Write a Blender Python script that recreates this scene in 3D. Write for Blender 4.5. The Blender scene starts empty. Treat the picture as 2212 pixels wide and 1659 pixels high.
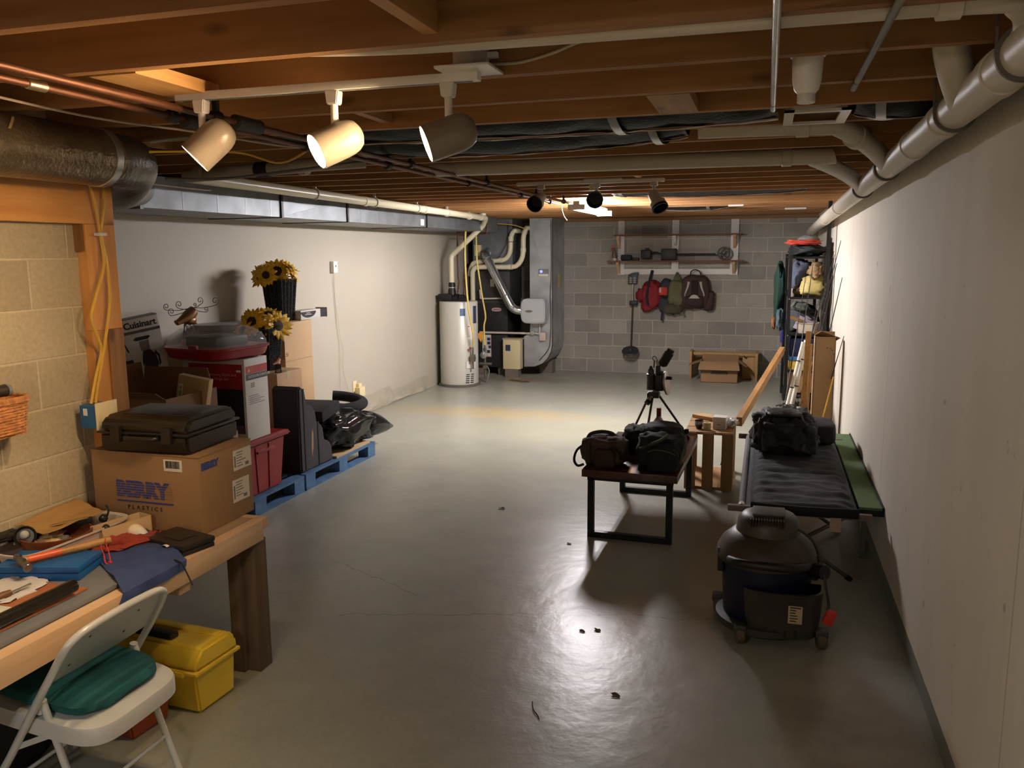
import bpy, bmesh, math, random
from mathutils import Vector, Matrix, noise
random.seed(7)
PI = math.pi
C = bpy.context.scene.collection
S = bpy.context.scene

# ---------------------------------------------------------------- camera
cam = bpy.data.cameras.new('camera')
cam.sensor_fit = 'HORIZONTAL'; cam.sensor_width = 36.0
cam.lens = 1795.0 / 2212.0 * 36.0
cam.clip_start = 0.05
co = bpy.data.objects.new('camera', cam); C.objects.link(co)
yaw, pitch, roll = math.radians(16.95), math.radians(8.97), math.radians(-0.43)
fw = Vector((-math.sin(yaw)*math.cos(pitch), math.cos(yaw)*math.cos(pitch), -math.sin(pitch)))
rt = Vector((math.cos(yaw), math.sin(yaw), 0)); up = rt.cross(fw)
r2 = rt*math.cos(roll) + up*math.sin(roll); u2 = -rt*math.sin(roll) + up*math.cos(roll)
m = Matrix((( r2.x, u2.x, -fw.x), (r2.y, u2.y, -fw.y), (r2.z, u2.z, -fw.z)))
co.matrix_world = Matrix.Translation((0, 0, 1.84)) @ m.to_4x4()
S.camera = co
# ---------------------------------------------------------------- world, exposure
w = bpy.data.worlds.new('world'); S.world = w; w.use_nodes = True
w.node_tree.nodes['Background'].inputs[0].default_value = (0, 0, 0, 1)
S.view_settings.view_transform = 'Standard'
S.view_settings.look = 'None'
S.view_settings.exposure = 0.0
S.view_settings.gamma = 1.0
S.view_settings.use_curve_mapping = False
S.cycles.max_bounces = 7; S.cycles.diffuse_bounces = 3; S.cycles.glossy_bounces = 2
S.cycles.transmission_bounces = 3; S.cycles.transparent_max_bounces = 6
S.cycles.caustics_reflective = False; S.cycles.caustics_refractive = False
TUBE = 445.0        # far shop light tubes
TUBE_N = 135.0      # the second shop light, behind the photographer
BULB = 720.0       # track light bulbs

# ---------------------------------------------------------------- materials
def lin(c):
    return tuple(((x/255.0)/12.92 if x/255.0 <= .04045 else ((x/255.0+.055)/1.055)**2.4) for x in c) + (1.0,)
def N(nt, t, **k):
    n = nt.nodes.new(t)
    for a, b in k.items(): setattr(n, a, b)
    return n
def mathn(nt, op, a, b=None, clamp=False):
    n = N(nt, 'ShaderNodeMath', operation=op); n.use_clamp = clamp
    for i, v in enumerate((a, b)):
        if v is None: continue
        if isinstance(v, (int, float)): n.inputs[i].default_value = v
        else: nt.links.new(v, n.inputs[i])
    return n.outputs[0]
def mixc(nt, f, a, b, mode='MIX'):
    n = N(nt, 'ShaderNodeMix', data_type='RGBA', blend_type=mode)
    for i, v in ((0, f), (6, a), (7, b)):
        if isinstance(v, (int, float)): n.inputs[i].default_value = v
        elif isinstance(v, tuple): n.inputs[i].default_value = v
        else: nt.links.new(v, n.inputs[i])
    return n.outputs[2]
def base(name):
    mt = bpy.data.materials.new(name); mt.use_nodes = True
    nt = mt.node_tree; b = nt.nodes['Principled BSDF']
    return mt, nt, b
def noise_tex(nt, vec, scale, detail=3.0, rough=.55):
    n = N(nt, 'ShaderNodeTexNoise'); n.inputs['Scale'].default_value = scale
    n.inputs['Detail'].default_value = detail; n.inputs['Roughness'].default_value = rough
    nt.links.new(vec, n.inputs['Vector']); return n.outputs[0]
def objco(nt, sc=(1, 1, 1), rot=(0, 0, 0), rnd=False):
    t = N(nt, 'ShaderNodeTexCoord'); mp = N(nt, 'ShaderNodeMapping')
    mp.inputs['Scale'].default_value = sc; mp.inputs['Rotation'].default_value = rot
    nt.links.new(t.outputs['Object'], mp.inputs['Vector'])
    if rnd:
        oi = N(nt, 'ShaderNodeObjectInfo'); cx = N(nt, 'ShaderNodeCombineXYZ')
        r = mathn(nt, 'MULTIPLY', oi.outputs['Random'], 37.0)
        for i in range(3): nt.links.new(r, cx.inputs[i])
        nt.links.new(cx.outputs[0], mp.inputs['Location'])
    return mp.outputs[0]
def ramp(nt, f, a, b):
    n = N(nt, 'ShaderNodeMapRange'); n.inputs[1].default_value = a; n.inputs[2].default_value = b
    n.clamp = True; nt.links.new(f, n.inputs[0]); return n.outputs[0]
def bumpn(nt, b, h, strength, dist):
    n = N(nt, 'ShaderNodeBump'); n.inputs['Strength'].default_value = strength; n.inputs['Distance'].default_value = dist
    nt.links.new(h, n.inputs['Height']); nt.links.new(n.outputs[0], b.inputs['Normal'])
MATS = {}
def mat(name, rgb, rough=.5, metal=0., var=.12, scale=6., bump=0., bscale=60., spec=.5, alpha=None, trans=0.):
    if name in MATS: return MATS[name]
    mt, nt, b = base(name); v = objco(nt, rnd=True)
    c = lin(rgb)
    n = noise_tex(nt, v, scale, 1.5)
    d = tuple(x*(1-var) for x in c[:3])+(1.,); l = tuple(min(1, x*(1+var)) for x in c[:3])+(1.,)
    nt.links.new(mixc(nt, ramp(nt, n, .3, .7), d, l), b.inputs['Base Color'])
    b.inputs['Roughness'].default_value = rough; b.inputs['Metallic'].default_value = metal
    b.inputs['Specular IOR Level'].default_value = spec
    if trans: b.inputs['Transmission Weight'].default_value = trans
    if bump: bumpn(nt, b, noise_tex(nt, v, bscale, 1.5), bump, .004)
    if alpha is not None: b.inputs['Alpha'].default_value = alpha
    MATS[name] = mt; return mt
def wood(name, a, bcol, axis=0, rough=.6, scale=1.0, knots=True, dirt=0.):
    if name in MATS: return MATS[name]
    mt, nt, b = base(name)
    sc = [14.*scale]*3; sc[axis] = .9*scale
    v = objco(nt, tuple(sc), rnd=True)
    g = noise_tex(nt, v, 1.6, 3., .6)
    v2 = objco(nt, (3, 3, 3), rnd=True); big = noise_tex(nt, v2, .6, 2.)
    col = mixc(nt, ramp(nt, g, .3, .72), lin(a), lin(bcol))
    oi = N(nt, 'ShaderNodeObjectInfo')
    col = mixc(nt, mathn(nt, 'MULTIPLY', oi.outputs['Random'], .22), col, (.02, .008, .002, 1))
    col = mixc(nt, mathn(nt, 'MULTIPLY', ramp(nt, big, .45, .75), .35), col, tuple(x*.45 for x in lin(a)[:3])+(1,))
    if knots:
        s3 = [5.]*3; s3[axis] = 2.2
        vo = N(nt, 'ShaderNodeTexVoronoi'); vo.inputs['Scale'].default_value = 1.0
        nt.links.new(objco(nt, tuple(s3), rnd=True), vo.inputs['Vector'])
        k = mathn(nt, 'SUBTRACT', 1.0, ramp(nt, vo.outputs['Distance'], .05, .12))
        col = mixc(nt, mathn(nt, 'MULTIPLY', k, .7), col, tuple(x*.22 for x in lin(a)[:3])+(1,))
    nt.links.new(col, b.inputs['Base Color']); b.inputs['Roughness'].default_value = rough
    MATS[name] = mt; return mt
def emit(name, rgb, strength):
    mt, nt, b = base(name)
    b.inputs['Base Color'].default_value = (.8, .8, .8, 1)
    b.inputs['Emission Color'].default_value = rgb + (1,); b.inputs['Emission Strength'].default_value = strength
    MATS[name] = mt; return mt
def block_mat(name, c1, c2, mort, axes, stain, rough=.9, spots=.35):
    """concrete block: axes = which object axes run along and up the wall"""
    mt, nt, b = base(name)
    t = N(nt, 'ShaderNodeTexCoord'); sx = N(nt, 'ShaderNodeSeparateXYZ'); cx = N(nt, 'ShaderNodeCombineXYZ')
    nt.links.new(t.outputs['Object'], sx.inputs[0])
    nt.links.new(sx.outputs[axes[0]], cx.inputs[0]); nt.links.new(sx.outputs[axes[1]], cx.inputs[1])
    br = N(nt, 'ShaderNodeTexBrick'); br.offset = .5
    br.inputs['Scale'].default_value = 1.0; br.inputs['Brick Width'].default_value = .4064
    br.inputs['Row Height'].default_value = .2032; br.inputs['Mortar Size'].default_value = .006
    br.inputs['Mortar Smooth'].default_value = .35; br.inputs['Bias'].default_value = -.1
    br.inputs['Color1'].default_value = lin(c1); br.inputs['Color2'].default_value = lin(c2)
    br.inputs['Mortar'].default_value = lin(mort)
    nt.links.new(cx.outputs[0], br.inputs['Vector'])
    n = noise_tex(nt, cx.outputs[0], 2.2, 3.); n2 = noise_tex(nt, cx.outputs[0], 55., 2.)
    col = mixc(nt, mathn(nt, 'MULTIPLY', ramp(nt, n, .42, .72), spots), br.outputs['Color'], lin(stain))
    col = mixc(nt, mathn(nt, 'MULTIPLY', ramp(nt, n2, .35, .7), .25), col, tuple(x*.5 for x in lin(c1)[:3])+(1,))
    nt.links.new(col, b.inputs['Base Color']); b.inputs['Roughness'].default_value = rough
    h = mathn(nt, 'SUBTRACT', mathn(nt, 'MULTIPLY', n2, .25), mathn(nt, 'MULTIPLY', br.outputs['Fac'], .8))
    bumpn(nt, b, h, .6, .006)
    MATS[name] = mt; return mt

# ---------------------------------------------------------------- mesh helpers
def V(*a): return Vector(a if len(a) > 1 else a[0])
class MB:
    def __init__(s): s.b = bmesh.new()
    def box(s, lo, hi, mx=None, bev=0.):
        t = bmesh.new(); bmesh.ops.create_cube(t, size=1.0)
        lo = Vector(lo); hi = Vector(hi); c = (lo+hi)/2; d = hi-lo
        for v in t.verts: v.co = Vector((v.co.x*d.x, v.co.y*d.y, v.co.z*d.z)) + c
        if bev: bmesh.ops.bevel(t, geom=list(t.edges), offset=bev, segments=2, affect='EDGES', profile=.6)
        return s.add(t, mx)
    def add(s, t, mx=None):
        if mx is not None: t.transform(mx)
        me = bpy.data.meshes.new('t'); t.to_mesh(me); t.free(); s.b.from_mesh(me); bpy.data.meshes.remove(me); return s
    def bar(s, a, b, wd, ht, upv=(0, 0, 1), bev=0.):
        """box from a to b with width wd and height ht"""
        a = Vector(a); b = Vector(b); d = b-a; L = d.length; x = d/L
        z = Vector(upv); z = (z - x*z.dot(x)).normalized(); y = z.cross(x)
        mx = Matrix(((x.x, y.x, z.x, a.x), (x.y, y.y, z.y, a.y), (x.z, y.z, z.z, a.z), (0, 0, 0, 1)))
        return s.box((0, -wd/2, -ht/2), (L, wd/2, ht/2), mx, bev)
    def cyl(s, a, b, r0, r1=None, seg=20, cap=True):
        r1 = r0 if r1 is None else r1
        a = Vector(a); b = Vector(b); d = (b-a).normalized()
        return s.rings([(a, r0), (b, r1)], d, seg, cap)
    def rings(s, lst, d, seg=20, cap=True):
        d = Vector(d).normalized()
        e = Vector((0, 0, 1)) if abs(d.z) < .9 else Vector((1, 0, 0))
        x = (e - d*e.dot(d)).normalized(); y = d.cross(x)
        prev = None; first = None
        for c, r in lst:
            c = Vector(c)
            vs = [s.b.verts.new(c + (x*math.cos(2*PI*i/seg) + y*math.sin(2*PI*i/seg))*max(r, 1e-4)) for i in range(seg)]
            if prev:
                for i in range(seg): s.b.faces.new((prev[i], prev[(i+1) % seg], vs[(i+1) % seg], vs[i]))
            else: first = vs
            prev = vs
        if cap:
            s.b.faces.new(list(reversed(first))); s.b.faces.new(prev)
        return s
    def lathe(s, c, prof, seg=28, d=(0, 0, 1), cap=True):
        c = Vector(c); d = Vector(d).normalized()
        return s.rings([(c + d*h, r) for r, h in prof], d, seg, cap)
    def tube(s, pts, r, seg=10, sm=0, cap=True, taper=None):
        P = [Vector(p) for p in pts]
        if sm:
            Q = []
            for i in range(len(P)-1):
                p0 = P[max(i-1, 0)]; p1 = P[i]; p2 = P[i+1]; p3 = P[min(i+2, len(P)-1)]
                for k in range(sm):
                    t = k/sm
                    Q.append(.5*((2*p1) + (p2-p0)*t + (2*p0-5*p1+4*p2-p3)*t*t + (3*p1-p0-3*p2+p3)*t**3))
            Q.append(P[-1]); P = Q
        x = None; prev = None; first = None; n = len(P)
        for i, p in enumerate(P):
            d = (P[min(i+1, n-1)] - P[max(i-1, 0)])
            d = d.normalized() if d.length > 1e-9 else Vector((0, 0, 1))
            if x is None:
                e = Vector((0, 0, 1)) if abs(d.z) < .9 else Vector((1, 0, 0)); x = e
            x = (x - d*x.dot(d)).normalized(); y = d.cross(x)
            rr = r if taper is None else r + (taper-r)*i/(n-1)
            vs = [s.b.verts.new(p + (x*math.cos(2*PI*k/seg) + y*math.sin(2*PI*k/seg))*rr) for k in range(seg)]
            if prev:
                for k in range(seg): s.b.faces.new((prev[k], prev[(k+1) % seg], vs[(k+1) % seg], vs[k]))
            else: first = vs
            prev = vs
        if cap:
            s.b.faces.new(list(reversed(first))); s.b.faces.new(prev)
        return s
    def prism(s, pts, axis, a, b, bev=0., mx=None):
        """2-D outline extruded along axis (0,1,2) from a to b; outline coords are the other two axes in order"""
        t = bmesh.new()
        def mk(p, h):
            q = list(p); q.insert(axis, h); return t.verts.new(q)
        A = [mk(p, a) for p in pts]; B = [mk(p, b) for p in pts]; n = len(pts)
        t.faces.new(A); t.faces.new(list(reversed(B)))
        for i in range(n): t.faces.new((A[i], B[i], B[(i+1) % n], A[(i+1) % n]))
        bmesh.ops.recalc_face_normals(t, faces=t.faces)
        if bev: bmesh.ops.bevel(t, geom=list(t.edges), offset=bev, segments=2, affect='EDGES')
        return s.add(t, mx)
    def blob(s, c, h, e=.7, amp=.1, freq=2.5, seed=0, nu=28, nv=16, flat=True, mx=None):
        t = bmesh.new(); c = Vector(c); rows = []
        sg = lambda v, p: math.copysign(abs(v)**p, v)
        for j in range(1, nv):
            th = -PI/2 + PI*j/nv; row = []
            for i in range(nu):
                ph = 2*PI*i/nu
                p = Vector((sg(math.cos(th), e)*sg(math.cos(ph), e), sg(math.cos(th), e)*sg(math.sin(ph), e), sg(math.sin(th), e)))
                q = p*freq + Vector((seed*7.3, seed*3.1, seed*1.7))
                k = 1 + amp*noise.noise(q) + amp*.6*noise.noise(q*2.3) + amp*.35*abs(noise.noise(q*5.1))
                v = Vector((p.x*h[0], p.y*h[1], p.z*h[2]))*k
                if flat: v.z = max(v.z, -h[2])
                row.append(t.verts.new(v))
            rows.append(row)
        lo = t.verts.new((0, 0, -h[2])); hi = t.verts.new((0, 0, h[2]))
        for a, b in zip(rows, rows[1:]):
            for i in range(nu): t.faces.new((a[i], a[(i+1) % nu], b[(i+1) % nu], b[i]))
        for i in range(nu):
            t.faces.new((lo, rows[0][(i+1) % nu], rows[0][i])); t.faces.new((hi, rows[-1][i], rows[-1][(i+1) % nu]))
        mm = Matrix.Translation(c)
        if mx is not None: mm = mm @ mx
        return s.add(t, mm)
    def sheet(s, fn, nu, nv, th=.003):
        """grid of fn(u,v) given a thickness"""
        g = [[Vector(fn(i/nu, j/nv)) for j in range(nv+1)] for i in range(nu+1)]
        t = bmesh.new()
        A = [[t.verts.new(p) for p in row] for row in g]
        for i in range(nu):
            for j in range(nv): t.faces.new((A[i][j], A[i+1][j], A[i+1][j+1], A[i][j+1]))
        bmesh.ops.recalc_face_normals(t, faces=t.faces)
        r = bmesh.ops.solidify(t, geom=list(t.faces), thickness=th)
        return s.add(t)
    def mesh(s, smooth):
        bmesh.ops.recalc_face_normals(s.b, faces=s.b.faces)
        me = bpy.data.meshes.new('m'); s.b.to_mesh(me); s.b.free()
        if smooth:
            for p in me.polygons: p.use_smooth = True
            if smooth != 2:
                try: me.set_sharp_from_angle(angle=math.radians(38))
                except Exception: pass
        return me
def link(name, me, mt):
    o = bpy.data.objects.new(name, me); me.name = name; C.objects.link(o)
    if mt is not None:
        me.materials.append(mt)
    return o
def tag(o, label, cat, group=None):
    o['label'] = label; o['category'] = cat
    if group: o['group'] = group
    return o
def solo(name, mb, mt, label, cat, group=None, smooth=1):
    """a thing that is one mesh: built in room coordinates, origin moved to the middle of its base"""
    me = mb.mesh(smooth); xs = [v.co for v in me.vertices]
    lo = Vector([min(v[i] for v in xs) for i in range(3)]); hi = Vector([max(v[i] for v in xs) for i in range(3)])
    c = Vector(((lo.x+hi.x)/2, (lo.y+hi.y)/2, lo.z)); me.transform(Matrix.Translation(-c))
    o = link(name, me, mt); o.location = c; tag(o, label, cat, group); return o
def thing(name, label, cat, loc=(0, 0, 0), rz=0., group=None):
    o = bpy.data.objects.new(name, None); C.objects.link(o); o.empty_display_size = .1
    o.location = loc; o.rotation_euler = (0, 0, rz); tag(o, label, cat, group)
    return o
def wmat(o):
    mm = Matrix.LocRotScale(o.location, o.rotation_euler, o.scale)
    return wmat(o.parent) @ mm if o.parent else mm
def part(name, mb, mt, parent, label=None, smooth=1, world=True, rest=False):
    """child mesh; world=True means the mesh was built in room coordinates"""
    me = mb.mesh(smooth)
    if world: me.transform(wmat(parent).inverted())
    o = link(name, me, mt); o.parent = parent
    if label: o['label'] = label
    return o
def struct(name, mb, mt, smooth=0):
    o = link(name, mb.mesh(smooth), mt); o['kind'] = 'structure'; return o
def copy_tree(o, parent=None):
    c = o.copy(); C.objects.link(c)
    if parent is not None: c.parent = parent
    for ch in list(o.children): copy_tree(ch, c)
    return c
def frame(o, r, u):
    """matrix whose x is r, y is u, z is r cross u, at o"""
    r = Vector(r).normalized(); u = Vector(u); u = (u - r*u.dot(r)).normalized(); n = r.cross(u)
    return Matrix(((r.x, u.x, n.x, o[0]), (r.y, u.y, n.y, o[1]), (r.z, u.z, n.z, o[2]), (0, 0, 0, 1)))
def text_mb(body, size, mx, bold=0., spacing=1., sx=1., depth=.0006):
    cu = bpy.data.curves.new('t', 'FONT'); cu.body = body; cu.size = size; cu.extrude = depth; cu.offset = bold
    cu.space_character = spacing; cu.align_x = 'CENTER'; cu.align_y = 'CENTER'; cu.resolution_u = 3
    o = bpy.data.objects.new('t', cu); C.objects.link(o)
    me = bpy.data.meshes.new_from_object(o.evaluated_get(bpy.context.evaluated_depsgraph_get()))
    bpy.data.objects.remove(o); bpy.data.curves.remove(cu)
    b = MB(); b.b.from_mesh(me); bpy.data.meshes.remove(me)
    b.b.transform(mx @ Matrix.Diagonal((sx, 1, 1, 1)))
    return b
def carton(t, lo, hi, mt, tape=None):
    """closed cardboard box with flaps seam; parts under t"""
    part('carton_body', MB().box(lo, hi, bev=.004), mt, t)
    if tape:
        lo = Vector(lo); hi = Vector(hi); cy = (lo.y+hi.y)/2
        part('packing_tape', MB().box((lo.x+.002, cy-.025, hi.z), (hi.x-.002, cy+.025, hi.z+.0012)), tape, t)
# ---------------------------------------------------------------- the room
XL, XR, YF, ZJ = -4.42, 0.68, 12.7, 2.345
def floor_mat():
    mt, nt, b = base('painted_floor'); v = objco(nt)
    n1 = noise_tex(nt, v, .55, 3.); n2 = noise_tex(nt, v, 3.5, 4., .65); n3 = noise_tex(nt, v, 38., 2.)
    col = mixc(nt, ramp(nt, n1, .2, .8), lin((154, 158, 146)), lin((174, 173, 156)))
    col = mixc(nt, mathn(nt, 'MULTIPLY', ramp(nt, n2, .3, .8), .55), col, lin((134, 136, 124)))
    n4 = noise_tex(nt, v, 1.7, 6., .7); n5 = noise_tex(nt, v, 90., 2., .7)
    col = mixc(nt, mathn(nt, 'MULTIPLY', ramp(nt, n4, .42, .8), .45), col, lin((182, 176, 154)))
    col = mixc(nt, mathn(nt, 'MULTIPLY', ramp(nt, n5, .58, .7), .28), col, lin((104, 100, 90)))
    col = mixc(nt, mathn(nt, 'MULTIPLY', ramp(nt, n3, .45, .7), .25), col, lin((176, 172, 158)))
    sx = N(nt, 'ShaderNodeSeparateXYZ'); nt.links.new(v, sx.inputs[0]); X, Y = sx.outputs[0], sx.outputs[1]
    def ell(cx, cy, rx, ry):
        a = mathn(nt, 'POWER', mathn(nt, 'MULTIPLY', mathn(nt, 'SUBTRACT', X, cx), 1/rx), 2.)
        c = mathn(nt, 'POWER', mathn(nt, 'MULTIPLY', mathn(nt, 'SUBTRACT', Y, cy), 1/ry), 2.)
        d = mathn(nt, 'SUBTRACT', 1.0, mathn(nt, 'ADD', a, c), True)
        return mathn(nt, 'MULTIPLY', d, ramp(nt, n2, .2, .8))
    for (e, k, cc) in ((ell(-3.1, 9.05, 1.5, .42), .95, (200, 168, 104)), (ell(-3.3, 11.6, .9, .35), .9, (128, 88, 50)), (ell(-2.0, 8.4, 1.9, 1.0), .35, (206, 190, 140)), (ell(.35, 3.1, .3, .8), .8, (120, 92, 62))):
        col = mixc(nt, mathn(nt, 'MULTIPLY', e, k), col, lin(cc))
    wob = mathn(nt, 'MULTIPLY', mathn(nt, 'SUBTRACT', noise_tex(nt, v, 6., 3.), .5), .12)
    def crack(x0, y0, x1, y1, wd):
        L = math.hypot(x1-x0, y1-y0); ux, uy = (x1-x0)/L, (y1-y0)/L
        dx = mathn(nt, 'SUBTRACT', X, x0); dy = mathn(nt, 'SUBTRACT', Y, y0)
        al = mathn(nt, 'ADD', mathn(nt, 'MULTIPLY', dx, ux), mathn(nt, 'MULTIPLY', dy, uy))
        ac = mathn(nt, 'ADD', mathn(nt, 'ADD', mathn(nt, 'MULTIPLY', dx, -uy), mathn(nt, 'MULTIPLY', dy, ux)), wob)
        on = mathn(nt, 'LESS_THAN', mathn(nt, 'ABSOLUTE', ac), wd)
        return mathn(nt, 'MULTIPLY', on, mathn(nt, 'MULTIPLY', mathn(nt, 'GREATER_THAN', al, 0.), mathn(nt, 'LESS_THAN', al, L)))
    for c in (crack(-2.05, 3.62, -.75, 4.0, .003), crack(-2.45, 4.3, -1.75, 3.95, .0025), crack(-.75, 4.0, -.1, 4.1, .002)):
        col = mixc(nt, mathn(nt, 'MULTIPLY', c, .6), col, lin((70, 66, 58)))
    nt.links.new(col, b.inputs['Base Color'])
    r = mathn(nt, 'ADD', .24, mathn(nt, 'MULTIPLY', ramp(nt, n1, .15, .85), .16)); nt.links.new(r, b.inputs['Roughness'])
    b.inputs['Specular IOR Level'].default_value = .42
    h = noise_tex(nt, v, 6., 4., .62); bumpn(nt, b, h, .3, .011)
    return mt
def concrete_wall():
    mt, nt, b = base('poured_concrete'); v = objco(nt)
    n1 = noise_tex(nt, v, .7, 2.); n2 = noise_tex(nt, v, 9., 4., .7)
    n3 = noise_tex(nt, objco(nt, (3., 3., .35)), 1.5, 4.)
    col = mixc(nt, ramp(nt, n1, .3, .7), lin((212, 203, 187)), lin((228, 221, 206)))
    col = mixc(nt, mathn(nt, 'MULTIPLY', ramp(nt, n3, .35, .85), .2), col, lin((168, 158, 142)))
    col = mixc(nt, mathn(nt, 'MULTIPLY', ramp(nt, n2, .66, .74), .55), col, lin((110, 100, 88)))
    sx = N(nt, 'ShaderNodeSeparateXYZ'); nt.links.new(v, sx.inputs[0]); Y, Z = sx.outputs[1], sx.outputs[2]
    for y0 in (2.45, 5.1, 7.6):      # form-board seams
        s = mathn(nt, 'LESS_THAN', mathn(nt, 'ABSOLUTE', mathn(nt, 'SUBTRACT', Y, y0)), .005)
        col = mixc(nt, mathn(nt, 'MULTIPLY', s, .45), col, lin((140, 120, 104)))
    edge = mathn(nt, 'ADD', Z, mathn(nt, 'MULTIPLY', n2, .012))
    col = mixc(nt, mathn(nt, 'LESS_THAN', edge, .105), col, lin((122, 126, 116)))     # floor paint turned up the wall
    nt.links.new(col, b.inputs['Base Color']); b.inputs['Roughness'].default_value = .75
    return mt
def drywall():
    mt, nt, b = base('cream_drywall'); v = objco(nt)
    n1 = noise_tex(nt, v, .8, 4.)
    nt.links.new(mixc(nt, ramp(nt, n1, .3, .7), lin((180, 172, 155)), lin((188, 181, 164))), b.inputs['Base Color'])
    b.inputs['Roughness'].default_value = .6; return mt
struct('floor', MB().box((XL-.2, -1.9, -.1), (XR+.2, YF+.2, 0)), floor_mat())
struct('wall_right', MB().box((XR, -1.9, 0), (XR+.2, YF+.2, 2.6)), concrete_wall())
struct('wall_left', MB().box((XL-.2, 3.05, 0), (XL, YF+.2, 2.6)), drywall())
FB = block_mat('far_block', (150, 147, 138), (184, 179, 168), (206, 201, 190), (0, 2), (205, 196, 176))
struct('wall_far', MB().box((XL-.2, YF, 0), (XR+.2, YF+.2, 2.6)), FB)
NB = block_mat('near_block', (170, 156, 128), (192, 178, 148), (206, 192, 162), (1, 2), (210, 198, 168), spots=.5)
struct('wall_near_left', MB().box((XL-.2, -1.9, 0), (-2.82, 3.05, 2.6)), NB)
struct('wall_back', MB().box((-2.9, -2.0, 0), (XR+.2, -1.8, 2.6)), mat('back_wall', (150, 142, 128), .9))
PLY = wood('subfloor_ply', (120, 80, 46), (96, 62, 34), 0, .8, .6, False)
ceil = struct('ceiling', MB().box((XL-.2, -1.9, 2.58), (XR+.2, YF+.2, 2.62)), PLY)
PINE = wood('joist_pine', (186, 136, 82), (152, 104, 58), 0, .65)
PINEY = wood('block_pine', (206, 160, 98), (172, 124, 70), 1, .6)
jm = MB().box((XL-.15 - 0, -.019, 0), (XR+.1, .019, .2345)).mesh(0)
jm.materials.append(PINE)
for k in range(-7, 26):
    o = bpy.data.objects.new('joist', jm); C.objects.link(o); o.parent = ceil
    o.location = (0, 1.989 + .415*k, ZJ)
def blocking(x, k, ht=.2, wd=.038, zz=0.02, mtl=None):
    y0 = 1.97 + .415*k + .038
    part('blocking', MB().box((x-wd/2, y0, ZJ+zz), (x+wd/2, y0+.377, ZJ+zz+ht)), mtl or PINEY, ceil, smooth=0)
for x, k in ((-.80, -1), (-2.9, 3), (-1.5, 2), (-2.2, 9), (-.9, 9), (-1.6, 13)): blocking(x, k)
part('blocking', MB().box((-1.86, 2.01, ZJ-.004), (-1.70, 2.385, ZJ+.034)), PINEY, ceil, smooth=0)
part('blocking', MB().box((-.40, 2.84, ZJ-.002), (-.26, 3.215, ZJ+.036)), PINEY, ceil, smooth=0)
# diagonal bridging between joists
for x, k in ((-1.15, 1), (-1.4, 4), (-2.6, 6)):
    y0 = 1.97 + .415*k + .038
    part('bridging', MB().bar((x, y0, ZJ+.03), (x+.02, y0+.377, ZJ+.2), .05, .02), PINEY, ceil, smooth=0)
struct('trim_1', MB().box((XL-.1, 12.62, 2.30), (XR, YF, ZJ)), wood('sill_plate', (178, 128, 74), (146, 98, 52), 0, .65), 0)

# wooden framing round the near block wall
FR = wood('frame_lumber', (236, 172, 94), (214, 144, 70), 2, .5); FRX = wood('frame_lumber_y', (236, 172, 94), (216, 146, 72), 1, .5)
FRG = wood('frame_lumber_old', (168, 122, 70), (140, 96, 52), 2, .6)
hd = struct('trim_2', MB().box((-2.82, -1.8, 1.975), (-2.77, 3.07, 2.225), bev=.003), FRX)
pst = struct('trim_3', MB().box((-2.82, 2.90, 1.52), (-2.77, 3.07, 1.975), bev=.003), FR)
part('post_lower', MB().box((-2.82, 2.98, 0), (-2.765, 3.07, 1.52), bev=.003), FRG, pst, smooth=0)
part('post_lower', MB().box((-2.82, 2.90, 0), (-2.775, 2.98, 1.52), bev=.003), FR, pst, smooth=0)
part('post_cleat', MB().box((-2.82, 2.885, 1.86), (-2.78, 2.90, 1.985)), FRG, pst, smooth=0)
# loose plastic sheeting along the foot of the drywall
PS = mat('plastic_sheet', (204, 194, 172), .25, 0, .06, 9, .3, 14, alpha=.6)
def sheetf(u, v):
    y = 7.2 + u*3.3; p = V(0, y*2.1, v*2)
    t = (.22 if y < 9.3 else .17)
    return (XL + .008 + .03*(1-v)**2*abs(noise.noise(p*1.7))*2 + .006*noise.noise(p*6), y, .004 + v*t*(1+.35*noise.noise(V(y*1.3, 3, 1))))
solo('plastic_sheeting', MB().sheet(sheetf, 60, 8, .002), PS, 'crumpled clear plastic sheeting along the foot of the cream left wall', 'plastic sheet')

# ---------------------------------------------------------------- lamps
WHT = mat('lamp_white', (232, 228, 220), .32, 0, .02); BLK = mat('matte_black', (22, 21, 20), .5, 0, .1)
TUBEM = emit('fluorescent_tube', (1.0, .96, 1.0), TUBE); TUBEN = emit('fluorescent_tube_near', (1.0, .94, .88), TUBE_N)
def shop_light(x, y0, y1, z, label, em):
    t = thing('shop_light', label, 'ceiling light', (x, (y0+y1)/2, z))
    part('housing', MB().prism([(x-.03, z+.03), (x-.03, z+.08), (x+.03, z+.08), (x+.03, z+.03)], 1, y0-.02, y1+.02, .004), WHT, t)
    for s in (-.06, .06):
        part('tube', MB().cyl((x+s, y0, z+.02), (x+s, y1, z+.02), .015, seg=12), em, t)
    for y in (y0-.02, y1):
        part('end_socket', MB().box((x-.08, y, z-.002), (x+.08, y+.02, z+.05)), WHT, t)
    for y in (y0+.2, y1-.2):
        part('hanger', MB().cyl((x, y, z+.08), (x, y, 2.60), .003, seg=6), mat('chain_metal', (150, 150, 150), .4, .9), t)
    return t
shop_light(-1.73, 7.80, 9.20, 2.235, 'two-tube fluorescent shop light, glowing, hung under the joists near the far wall', TUBEM)
shop_light(-1.05, -1.6, -.4, 2.22, 'two-tube fluorescent shop light hung behind the photographer, out of the frame', TUBEN)

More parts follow.
